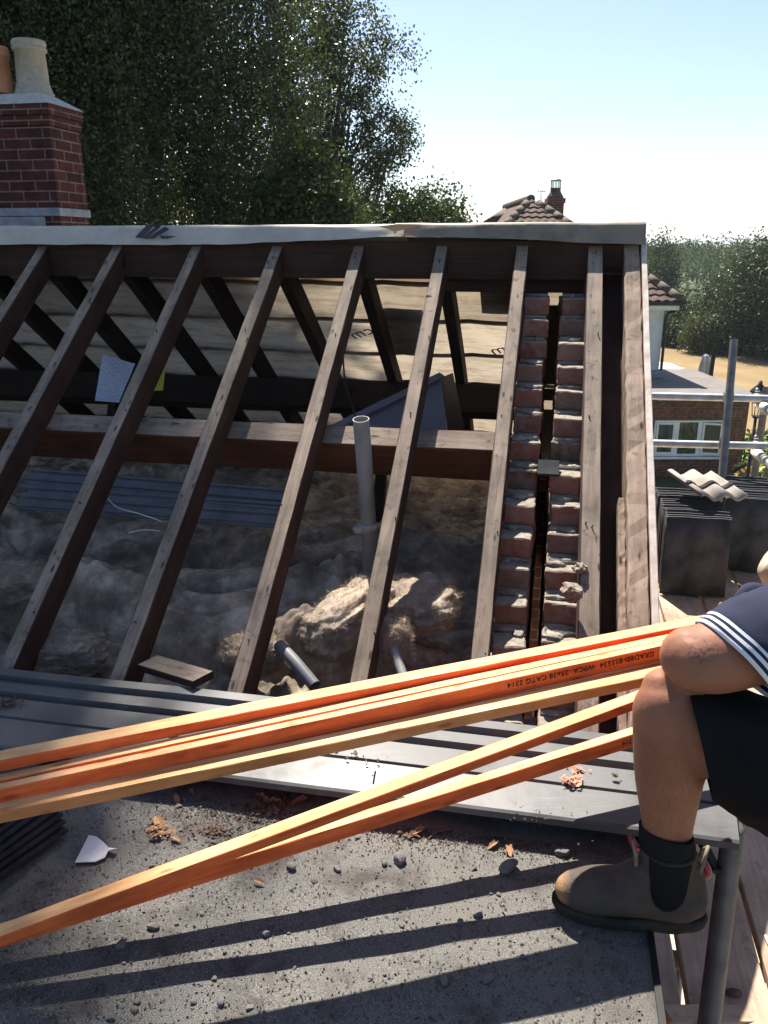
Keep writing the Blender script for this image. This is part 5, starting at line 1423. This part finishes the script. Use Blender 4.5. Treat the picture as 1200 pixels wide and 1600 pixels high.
# second gable peeping at the left, chimney and aerial
bm = bmesh.new(); a = P(778, 335, 30); 
for k in range(3): bm_tube(bm, [P(760 + k * 6, 352 - k * 3, 29), P(792 + k * 3, 330 + k, 31)], [.17, .15], 10)
bmobj('ridge_tiles', bm, m_ridgetile, rf)
c0 = P(866, 332, 28.0)
st = None
bm = bmesh.new(); zc = P(866, 312, 28).z; zb = P(866, 350, 28).z
bm_box(bm, (c0.x, c0.y, (zb + zc) / 2 - .6), (.52, .52, zc - zb + 1.2)); bm_box(bm, (c0.x, c0.y, zc - .05), (.60, .60, .16)); stk = bmobj('chimney', bm, m_house_brick, wh)
bm = bmesh.new(); seg = 20; z1 = P(866, 282, 28).z
prof = [(.30, zc), (.27, zc + .10), (.19, zc + .22), (.165, z1 - .32), (.175, z1 - .30), (.175, z1 - .26), (.14, z1 - .26)]
rows_ = [[bm.verts.new((c0.x + r * math.cos(2 * math.pi * k / seg), c0.y + r * math.sin(2 * math.pi * k / seg), z)) for k in range(seg)] for r, z in prof]
for a, b in zip(rows_, rows_[1:]):
    for k in range(seg): bm.faces.new((a[k], a[(k + 1) % seg], b[(k + 1) % seg], b[k]))
bmobj('chimney_pot', bm, m_ridgetile, stk)
bm = bmesh.new()
for k in range(10):
    x, y = c0.x + .16 * math.cos(k * .628), c0.y + .16 * math.sin(k * .628); bm_tube(bm, [Vector((x, y, z1 - .27)), Vector((x, y, z1 - .03))], [.012, .012], 6)
bm_tube(bm, [Vector((c0.x, c0.y, z1 - .04)), Vector((c0.x, c0.y, z1 - .005)), Vector((c0.x, c0.y, z1 + .05))], [.19, .18, .03], 16)
bmobj('cowl', bm, m_steel, stk)
ar = thing('tv_aerial', 'thin television aerial beside the far chimney', 'aerial', P(846, 335, 27.5))
bm = bmesh.new(); pa, pb_ = P(846, 340, 27.5), P(845, 296, 27.5); bm_tube(bm, [pa, pb_], [.016, .016], 6); bmobj('mast', bm, m_steel_dark, ar)
bm = bmesh.new(); a = P(840, 298, 27.5); b = P(852, 299, 27.5); bm_tube(bm, [a, b], [.014, .014], 6)
for k in range(5): p = a.lerp(b, k / 4); bm_tube(bm, [p + Vector((0, .2, .05)), p - Vector((0, .2, .05))], [.010, .010], 5)
bmobj('boom', bm, m_steel_dark, ar)

# ================================================================== BRICK EXTENSION WITH FLAT ROOF
ex = thing('brick_extension', 'brown brick flat-roofed extension with white windows behind the scaffold', 'building', P(1090, 700, 22))
zr = EZ - 3.45
fx1 = P(1172, 630, 20.5).x; fx0 = 4.6; fy = P(1090, 625, 20.5).y
WIN = (P(1027, 660, 20.5).x, P(1137, 660, 20.5).x, P(1080, 720, 20.5).z, P(1080, 659, 20.5).z)
bm = bmesh.new()
def wbox(x0, x1, z0, z1, y0=None, y1=None):
    y0 = fy if y0 is None else y0; y1 = fy + .25 if y1 is None else y1
    bm_box(bm, ((x0 + x1) / 2, (y0 + y1) / 2, (z0 + z1) / 2), (x1 - x0, y1 - y0, z1 - z0))
wbox(fx0, WIN[0], 0, zr - .16); wbox(WIN[1], fx1, 0, zr - .16); wbox(WIN[0], WIN[1], 0, WIN[2]); wbox(WIN[0], WIN[1], WIN[3], zr - .16)
wbox(fx1 - .25, fx1 - .001, 0, zr - .16, fy + .251, fy + 4.1); wbox(fx0, fx0 + .25, 0, zr - .16, fy + .251, fy + 4.1)
bmobj('wall', bm, m_ext_brick, ex)
bm = bmesh.new()
far = P(1102, 579, 24.2)
vs = [(fx0, fy - .12), (fx1 + .10, fy - .12), (fx1 + .10, fy + 4.2), (fx0, fy + 4.2)]
lo = [bm.verts.new((x, y, zr - .155)) for x, y in vs]; hi = [bm.verts.new((x, y, zr)) for x, y in vs]
bm.faces.new(lo); bm.faces.new(hi)
for i in range(4): bm.faces.new((lo[i], lo[(i + 1) % 4], hi[(i + 1) % 4], hi[i]))
bmobj('roof', bm, m_flatgrey, ex)
bm = bmesh.new(); bm_box(bm, ((P(1028, 625, 20.5).x + fx1) / 2, fy - .135, zr - .085), (fx1 - P(1028, 625, 20.5).x + .1, .025, .15)); bmobj('fascia', bm, M('grey_fascia', (.30, .30, .30), (.40, .40, .39)), ex)
bm = bmesh.new(); bm_box(bm, (WX1 - 1.5, WY0 - .06, zr + .10), (3.2, .10, .2)); bmobj('flashing', bm, m_lead, ex)
# windows: three lights, the right-hand casement open
w0, w1, z0, z1 = WIN; ww = (w1 - w0) / 3
for k in range(3):
    x0, x1 = w0 + k * ww, w0 + (k + 1) * ww
    wn = bpy.data.objects.new('window', None); COL.objects.link(wn); wn.location = (x0, fy + .06, z0); setp(wn, ex)
    bm = bmesh.new(); t = .055
    for (a0, a1, b0, b1) in ((x0, x0 + t, z0, z1), (x1 - t, x1, z0, z1), (x0 + t, x1 - t, z0, z0 + t), (x0 + t, x1 - t, z1 - t, z1)):
        bm_box(bm, ((a0 + a1) / 2, fy + .06, (b0 + b1) / 2), (a1 - a0, .07, b1 - b0), None, .004)
    bmobj('frame', bm, m_white, wn)
    bm = bmesh.new(); t2 = .05; sash = []
    X0, X1, Z0, Z1 = x0 + t + .003, x1 - t - .003, z0 + t + .003, z1 - t - .003
    if k != 1:
        for (a0, a1, b0, b1) in ((X0, X0 + t2, Z0, Z1), (X1 - t2, X1, Z0, Z1), (X0 + t2, X1 - t2, Z0, Z0 + t2), (X0 + t2, X1 - t2, Z1 - t2, Z1)):
            bm_box(bm, ((a0 + a1) / 2 - X0, 0, (b0 + b1) / 2), (a1 - a0, .05, b1 - b0), None, .004)
        m4 = Matrix.Translation((X0, fy + .02, 0)) @ Matrix.Rotation(rad(-16 if k == 2 else -1), 4, 'Z')
        bmobj('casement', bm, m_white, wn, m4)
        bm = bmesh.new(); bm_box(bm, ((X1 - X0) / 2, .0, (Z0 + Z1) / 2), (X1 - X0 - .09, .008, Z1 - Z0 - .09)); bmobj('pane', bm, m_glass, wn, m4)
    else:
        bm.free(); bm = bmesh.new(); bm_box(bm, ((x0 + x1) / 2, fy + .06, (z0 + z1) / 2), (x1 - x0 - .1, .008, z1 - z0 - .1)); bmobj('pane', bm, m_glass, wn)
bm = bmesh.new(); bm_box(bm, ((w0 + w1) / 2, fy - .03, z0 - .03), (w1 - w0 + .12, .14, .05), None, .006); bmobj('window_sill', bm, m_white, ex)
def curf(i, j): 
    x = w0 + .08 + i * (w1 - w0 - .16); return (x, fy + .17 + .025 * math.sin(x * 26 + j), z0 + j * (z1 - z0) * .72)
mkobj('curtain', grid_mesh('curtain', 120, 6, curf), m_curtain, ex, smooth=True)

# ================================================================== GARDEN THINGS
lp = thing('lamp_post', 'black garden lamp post with a lantern behind the guard rails', 'lamp post', P(1183, 780, 17.5))
lt = P(1190, 597, 17.5); base = Vector((lt.x - .02, lt.y, 0))
bm = bmesh.new(); bm_tube(bm, [base, base + Vector((0, 0, .5)), base + Vector((0, 0, .55)), Vector((base.x, base.y, lt.z - .75))], [.07, .065, .04, .032], 12); bmobj('post', bm, m_black, lp)
bm = bmesh.new()
for k in range(4):
    a = math.pi / 4 + k * math.pi / 2; bm_tube(bm, [Vector((base.x + .08 * math.cos(a), base.y + .08 * math.sin(a), lt.z - .74)), Vector((base.x + .15 * math.cos(a), base.y + .15 * math.sin(a), lt.z - .20))], [.010, .010], 6)
bm_tube(bm, [Vector((base.x, base.y, lt.z - .22)), Vector((base.x, base.y, lt.z - .18)), Vector((base.x, base.y, lt.z - .05)), Vector((base.x, base.y, lt.z + .03))], [.19, .18, .05, .03], 12)
bm_tube(bm, [Vector((base.x, base.y, lt.z - .78)), Vector((base.x, base.y, lt.z - .72))], [.05, .10], 10); bmobj('lantern', bm, m_black, lp)
pr = thing('parasol', 'folded lilac garden parasol beyond the grey flat roof', 'parasol', P(1104, 600, 27))
pt = P(1103.5, 553, 27); 
bm = bmesh.new(); bm_tube(bm, [Vector((pt.x, pt.y, 0)), Vector((pt.x, pt.y, pt.z))], [.03, .025], 8); bmobj('pole', bm, m_steel_dark, pr)
bm = bmesh.new(); seg = 24; prof = [(.02, 0), (.09, -.06), (.15, -.35), (.19, -.8), (.20, -1.2), (.13, -1.3)]
rows_ = [[bm.verts.new((pt.x + r * (1 + .22 * math.cos(6 * 2 * math.pi * k / seg)) * math.cos(2 * math.pi * k / seg), pt.y + r * (1 + .22 * math.cos(6 * 2 * math.pi * k / seg)) * math.sin(2 * math.pi * k / seg), pt.z + z)) for k in range(seg)] for r, z in prof]
for a, b in zip(rows_, rows_[1:]):
    for k in range(seg): bm.faces.new((a[k], a[(k + 1) % seg], b[(k + 1) % seg], b[k]))
bm.faces.new(rows_[0]); bmobj('canopy', bm, M('lilac_canvas', (.42, .38, .42), (.52, .48, .52)), pr)
a, b = P(1109, 595, 26.5), P(1114.5, 555, 26.5); d = (b - a); a = a - d * (a.z / d.z)
timber('wooden_post', a, b, .12, .10, Vector((0, -1, 0)), (m_dark_timber, m_dark_timber)); tag(bpy.data.objects['wooden_post'], 'dark leaning wooden post right of the folded parasol', 'post')
pg = thing('pergola', 'white slatted pergola roof in the neighbouring garden', 'pergola', P(1040, 590, 28))
for k in range(6):
    p = P(1020, 566 + k * 2.6, 29.5 - k * .45); e = P(1050 + k * 4.6, 569.5 + k * 1.9, 29.5 - k * .45); timber('slat', p, e, .22, .05, Z3, (m_white, m_white), pg)
for (u, Z) in ((1030, 28.6), (1066, 27.3)):
    p = P(u, 575, Z); timber('leg', Vector((p.x, p.y, 0)), p, .10, .10, Vector((0, -1, 0)), (m_white, m_white), pg)

# ---- foliage
def leaves_at(centers, sizes, flat=.6, hang=0.0):
    n = len(centers); th = RNG.uniform(0, 2 * np.pi, n); ph = np.arccos(RNG.uniform(-1, 1, n))
    a = np.stack([np.sin(ph) * np.cos(th), np.sin(ph) * np.sin(th), np.cos(ph)], 1)
    if hang: a[:, 2] -= hang; a /= np.linalg.norm(a, axis=1, keepdims=True)
    r = RNG.normal(size=(n, 3)); b = np.cross(a, r); b /= np.linalg.norm(b, axis=1, keepdims=True)
    L = sizes[:, None]; V = np.empty((n, 4, 3))
    V[:, 0] = centers - a * L * .5; V[:, 1] = centers + b * L * .5 * flat; V[:, 2] = centers + a * L * .5; V[:, 3] = centers - b * L * .5 * flat
    return V.reshape(-1, 3)
def crown_points(blobs, ncl, per, spread, hollow=.35):
    vol = np.array([b[3] * b[4] * b[5] for b in blobs]); pick = RNG.choice(len(blobs), ncl, p=vol / vol.sum())
    B = np.array(blobs)[pick]; d = RNG.normal(size=(ncl, 3)); d /= np.linalg.norm(d, axis=1, keepdims=True)
    r = (hollow + (1 - hollow) * RNG.uniform(0, 1, ncl)) ** .6
    C = B[:, :3] + d * r[:, None] * B[:, 3:6]
    k = RNG.poisson(per, ncl); idx = np.repeat(np.arange(ncl), k)
    return C, C[idx] + RNG.normal(size=(k.sum(), 3)) * spread * RNG.uniform(.5, 1.2, (ncl, 1))[idx]
def tree(label, base, blobs, ncl, per, spread, size, mat, trunk_r, limbs=14, strands=False, group=None, hide_big=None, name='tree', hollow=.35, group_ok=True):
    t = thing(name, label, 'tree', base, group)
    C, L = crown_points(blobs, ncl, per, spread, hollow)
    if strands:      # weeping: each cluster centre drops a curtain of leaves
        C = C[np.array([noise.noise(Vector((c[0] * 1.3, c[1] * .8, c[2] * .28))) > -.10 for c in C])]
        n = len(C); ln = RNG.uniform(.5, 1.9, n); k = (ln * strands).astype(int) + 3; idx = np.repeat(np.arange(n), k)
        q = RNG.uniform(0, 1, len(idx)); S = C[idx] + RNG.normal(size=(len(idx), 3)) * np.array([.06, .06, .05]); S[:, 2] -= q * ln[idx]
        L = np.concatenate([L, S])
    sz = size * RNG.uniform(.6, 1.35, len(L))
    if hide_big is not None:
        vis = (L[:, 2] < hide_big) & (L[:, 2] > EZ - .6) & (L[:, 0] > -8.0)
        ex_ = np.repeat(L[vis], 2, axis=0) + RNG.normal(size=(2 * vis.sum(), 3)) * np.array([.07, .07, .10])
        sz = np.concatenate([np.where(vis, sz * .62, sz), size * .6 * RNG.uniform(.6, 1.35, len(ex_))]); L = np.concatenate([L, ex_])
    if hide_big is not None: sz = np.where(L[:, 2] > hide_big, sz * 1.9, sz)
    o = np.array(base)
    mkobj('crown', fast_mesh('crown', leaves_at(L - o, sz, .62, .5 if strands else .15)), mat, t, Matrix.Translation(base))
    bm = bmesh.new(); top = C[np.argmax(C[:, 2])]; zc = C[:, 2].mean(); cen = C.mean(0); rr_ = random.Random(int(abs(base[0] * 100)) + ncl)
    bz = Vector(base); mid = bz.lerp(Vector((cen[0], cen[1], zc)), .55) + Vector((rr_.uniform(-.2, .2), rr_.uniform(-.2, .2), 0))
    tp = Vector((cen[0] * .7 + top[0] * .3, cen[1], top[2] - .2 * (top[2] - bz.z)))
    q, ro = spline([bz, mid, tp], [trunk_r, trunk_r * .7, trunk_r * .15], 10); bm_tube(bm, q, ro, 10)
    for k in range(limbs):
        e = Vector(C[rr_.randrange(len(C))]); i = min(len(q) - 2, max(3, int(len(q) * rr_.uniform(.25, .85)))); s = q[i]
        if e.z < s.z - 2: continue
        m_ = s.lerp(e, .5) + Vector((0, 0, .12 * (e - s).length))
        q2, r2 = spline([s, m_, e], [ro[i] * .55, ro[i] * .3, .012], 6); bm_tube(bm, q2, r2, 7)
    bmobj('trunk', bm, m_bark, t, smooth=True)
    return t
def blob(u, v, Z, rpx, rpy, rz=None):
    p = P(u, v, Z); s = Z / FPX; return (p.x, p.y, p.z, rpx * s, (rz if rz else rpx * s * .8), rpy * s)
# huge weeping birch mass at the left, reaching far above the frame
T0 = (-4.6, 14.2, 0)
tree('huge dark weeping tree filling the upper left behind the chimney', T0,
     [(-5.0, 14.0, EZ + 1.0, 2.6, 2.2, 4.2), (-3.4, 13.6, EZ + 1.4, 2.0, 1.8, 4.0), (-2.2, 13.9, EZ + 2.6, 1.5, 1.5, 2.6), (-4.4, 14.2, EZ + 7.0, 3.0, 2.4, 4.0), (-4.6, 14.2, EZ + 11.2, 2.4, 2.2, 3.2), (-3.0, 14.0, EZ + 9.5, 1.0, 1.6, 2.6), (-4.3, 14.2, EZ + 12.6, 2.4, 1.9, 2.2), (-4.9, 14.2, EZ + 15.6, 2.3, 1.8, 2.4), (-5.1, 14.2, EZ + 17.9, 2.4, 1.8, 1.9), (-7.2, 14.4, EZ + 3, 2.4, 2.2, 5.5)],
     6000, 22, .28, .088, m_leaf_dark, .34, limbs=30, strands=30, hide_big=EZ + 4.2)
tree('dense dark tree standing behind the weeping tree at the far left', (-6.5, 20.0, 0),
     [blob(60, 150, 20, 190, 260), blob(260, 160, 20, 150, 240), blob(380, 200, 20, 90, 200), blob(150, -80, 20, 200, 160)],
     1500, 34, .34, .15, m_leaf_dark, .36, limbs=20)
tree('tall open-crowned tree with sky showing through, right of the weeping tree', (-.9, 15.6, 0),
     [blob(470, 110, 15.4, 90, 140), blob(545, 80, 15.4, 60, 110), blob(612, 95, 15.4, 42, 52), blob(600, 210, 15.4, 52, 50), blob(540, 290, 15.4, 80, 80), blob(630, 225, 15.4, 26, 40), blob(470, 260, 15.6, 70, 90)],
     520, 95, .15, .060, m_leaf_green, .22, limbs=60, strands=5, hollow=.3)
tree('yellowish green bushy tree in front of the weeping tree', (-1.25, 11.6, 0),
     [blob(470, 285, 11.6, 44, 46), blob(500, 262, 11.6, 30, 34), blob(455, 240, 11.6, 22, 26), blob(440, 320, 11.6, 60, 50), blob(520, 315, 11.6, 36, 34), blob(500, 400, 11.6, 90, 110)],
     560, 46, .15, .066, m_leaf_yel, .12, limbs=16)
tree('small rounded tree just above the middle of the ridge', (1.05, 16.4, 0),
     [blob(690, 318, 16.2, 32, 38), blob(660, 345, 16.2, 50, 50), blob(640, 410, 16.2, 90, 110), blob(712, 345, 16.2, 20, 28)],
     430, 42, .17, .078, m_leaf_mid, .14, limbs=22)
# right-hand tree line beyond the field
rt = [('big dark broad tree at the right edge of the field', 1205, 600, 374, 92, 45, m_leaf_deep, 820), ('rounded tree left of the big dark one', 1120, 575, 452, 46, 48, m_leaf_deep, 300),
      ('bright yellow-green shrubby tree at the field edge', 1098, 562, 498, 26, 46, m_leaf_yel, 130), ('pale green tree behind the white house corner', 1060, 560, 470, 40, 52, m_leaf_far, 260),
      ('low dark bush tree at the field edge by the house', 1052, 556, 512, 26, 49, m_leaf_deep, 120), ('mid-green tree between the wood and the big tree', 1148, 560, 415, 36, 54, m_leaf_far, 260),
      ('tall rounded tree behind the ridge end', 1018, 560, 372, 36, 70, m_leaf_far, 260), ('dark narrow conifer in front of the far wood', 1122, 520, 408, 20, 66, m_leaf_dark, 160),
      ('dark tree beyond the right edge of the field', 1300, 610, 360, 80, 43, m_leaf_deep, 420)]
for (lab, u, vb, vt, hw, Z, mt, ncl) in rt:
    b = P(u, vb, Z); g = Vector((b.x, b.y, 0)); s = Z / FPX; top = P(u, vt, Z).z; H = top
    bl = []
    nb = 8 if ncl < 300 else 16
    for k in range(nb):
        f = k / (nb - 1); zz = H * (.16 + .72 * f); wr_ = hw * s * (1.0 if f < .5 else 1.0 - .75 * (f - .5)); a = random.uniform(0, 6.28)
        if 'conifer' in lab: wr_ = hw * s * (1 - f * .85); a = 0
        off = wr_ * .42 if 'conifer' not in lab else 0
        q_ = random.uniform(.42, .62); bl.append((g.x + off * 1.3 * math.cos(a), g.y + off * 1.3 * math.sin(a), zz, wr_ * q_, wr_ * q_, min(wr_ * q_ * .85, H * .2)))
    tree(lab, tuple(g), bl, ncl * 3, 30, .018 * Z * .5, .0030 * Z, mt, .012 * Z * .5, limbs=8, group='trees beyond the field', hollow=.72)
# far wood: one mass
cs = []
for k in range(560):
    y = 62 + 300 * RNG.uniform(0, 1) ** 1.3; x = y * RNG.uniform(-1.0, 1.6)
    if y < 80 and x < 12: continue
    r = RNG.uniform(1.8, 3.4) * (1 + y / 260); h = RNG.uniform(4.6, 6.6) + .2 + max(0, (y - 120)) * .0035
    n = int(620 if x / y > .2 else 160)
    d = RNG.normal(size=(n, 3)); d /= np.linalg.norm(d, axis=1, keepdims=True); d[:, 2] = np.abs(d[:, 2]) * 1.0
    q = 1 + .25 * np.sin(d[:, :1] * 7 + k) * np.cos(d[:, 1:2] * 6 + k)
    c = np.array([x, y, h - r * .75 + hill_z(x, y)]) + d * q * np.array([r, r, r * .75]); cs.append(np.concatenate([c, np.full((n, 1), .15 * (1 + y / 150))], 1))
    low = RNG.uniform(-1, 1, (110, 3)) * np.array([r, r, 0]) + np.array([x, y, 0]); low[:, 2] = RNG.uniform(0, h - r * .6, 110); cs.append(np.concatenate([low, np.full((110, 1), .34 * (1 + y / 150))], 1))
cs = np.concatenate(cs)
tag(mkobj('far_wood', fast_mesh('far_wood', leaves_at(cs[:, :3], cs[:, 3] * RNG.uniform(.6, 1.4, len(cs)), .7)), m_leaf_far), kind='stuff', label='far wooded hillside along the horizon', cat='wood')
# hedge band and flowers by the lawn
def bush(label, c, rx, ry, rz, n, size, mat, name='shrub', cat='shrub', petals=None):
    t = thing(name, label, cat, c)
    d = RNG.normal(size=(n, 3)); d /= np.linalg.norm(d, axis=1, keepdims=True); d *= RNG.uniform(.35, 1, (n, 1)) ** .5
    pts = d * np.array([rx, ry, rz]) + np.array([0, 0, rz * .8])
    mkobj('foliage', fast_mesh('foliage', leaves_at(pts, size * RNG.uniform(.6, 1.4, n), .6)), mat, t, Matrix.Translation(Vector(c)))
    if petals:
        k = n // 6; e = RNG.normal(size=(k, 3)); e /= np.linalg.norm(e, axis=1, keepdims=True)
        mkobj('flowers', fast_mesh('flowers', leaves_at(e * np.array([rx, ry, rz]) * 1.03 + np.array([0, 0, rz * .8]), size * .9 * RNG.uniform(.6, 1.4, k), .9)), petals, t, Matrix.Translation(Vector(c)))
    return t
m_orange = leaf_mat('orange_flower', (.55, .16, .03), (.70, .36, .10), trans=.3); m_cream = leaf_mat('cream_flower', (.6, .5, .15), (.75, .7, .45), trans=.3)
def ground_at(u, v, z=0):
    w = (v - 800) / FPX; Z = (z - EZ) / (-SP - CP * w); return P(u, v, Z)
for (u, v, r, mt, pt, lab) in ((1168, 765, .45, m_leaf_mid, m_orange, 'shrub with orange flowers at the corner of the brick extension'), (1196, 770, .5, m_leaf_yel, m_cream, 'yellow flowering shrub at the right edge by the lawn'), (1163, 742, .35, m_leaf_mid, m_cream, 'cream flowered shrub just above the orange one')):
    c = ground_at(u, v + 20); bush(lab, (c.x, c.y, 0), r, r, r, 700, .075, mt, petals=pt)
c = ground_at(1172, 735); bush('dark clipped hedge between the patio and the lawn', (c.x + 1.6, c.y + 1.0, 0), 2.4, .5, .55, 3500, .09, m_leaf_mid, 'hedge', 'hedge')

# ================================================================== HAZE
hz = bpy.data.materials.new('haze_air'); hz.use_nodes = True
hn = hz.node_tree; hn.nodes.remove(hn.nodes['Principled BSDF'])
pv = hn.nodes.new('ShaderNodeVolumePrincipled'); pv.inputs['Color'].default_value = (.80, .88, 1, 1); pv.inputs['Density'].default_value = HAZE; pv.inputs['Anisotropy'].default_value = .2
hn.links.new(pv.outputs[0], hn.nodes['Material Output'].inputs['Volume'])
bm = bmesh.new(); bm_box(bm, (0, 0, 14.5), (9000, 9000, 33)); ho = bmobj('haze', bm, hz); tag(ho, kind='stuff', label='thin summer haze in the air', cat='haze')
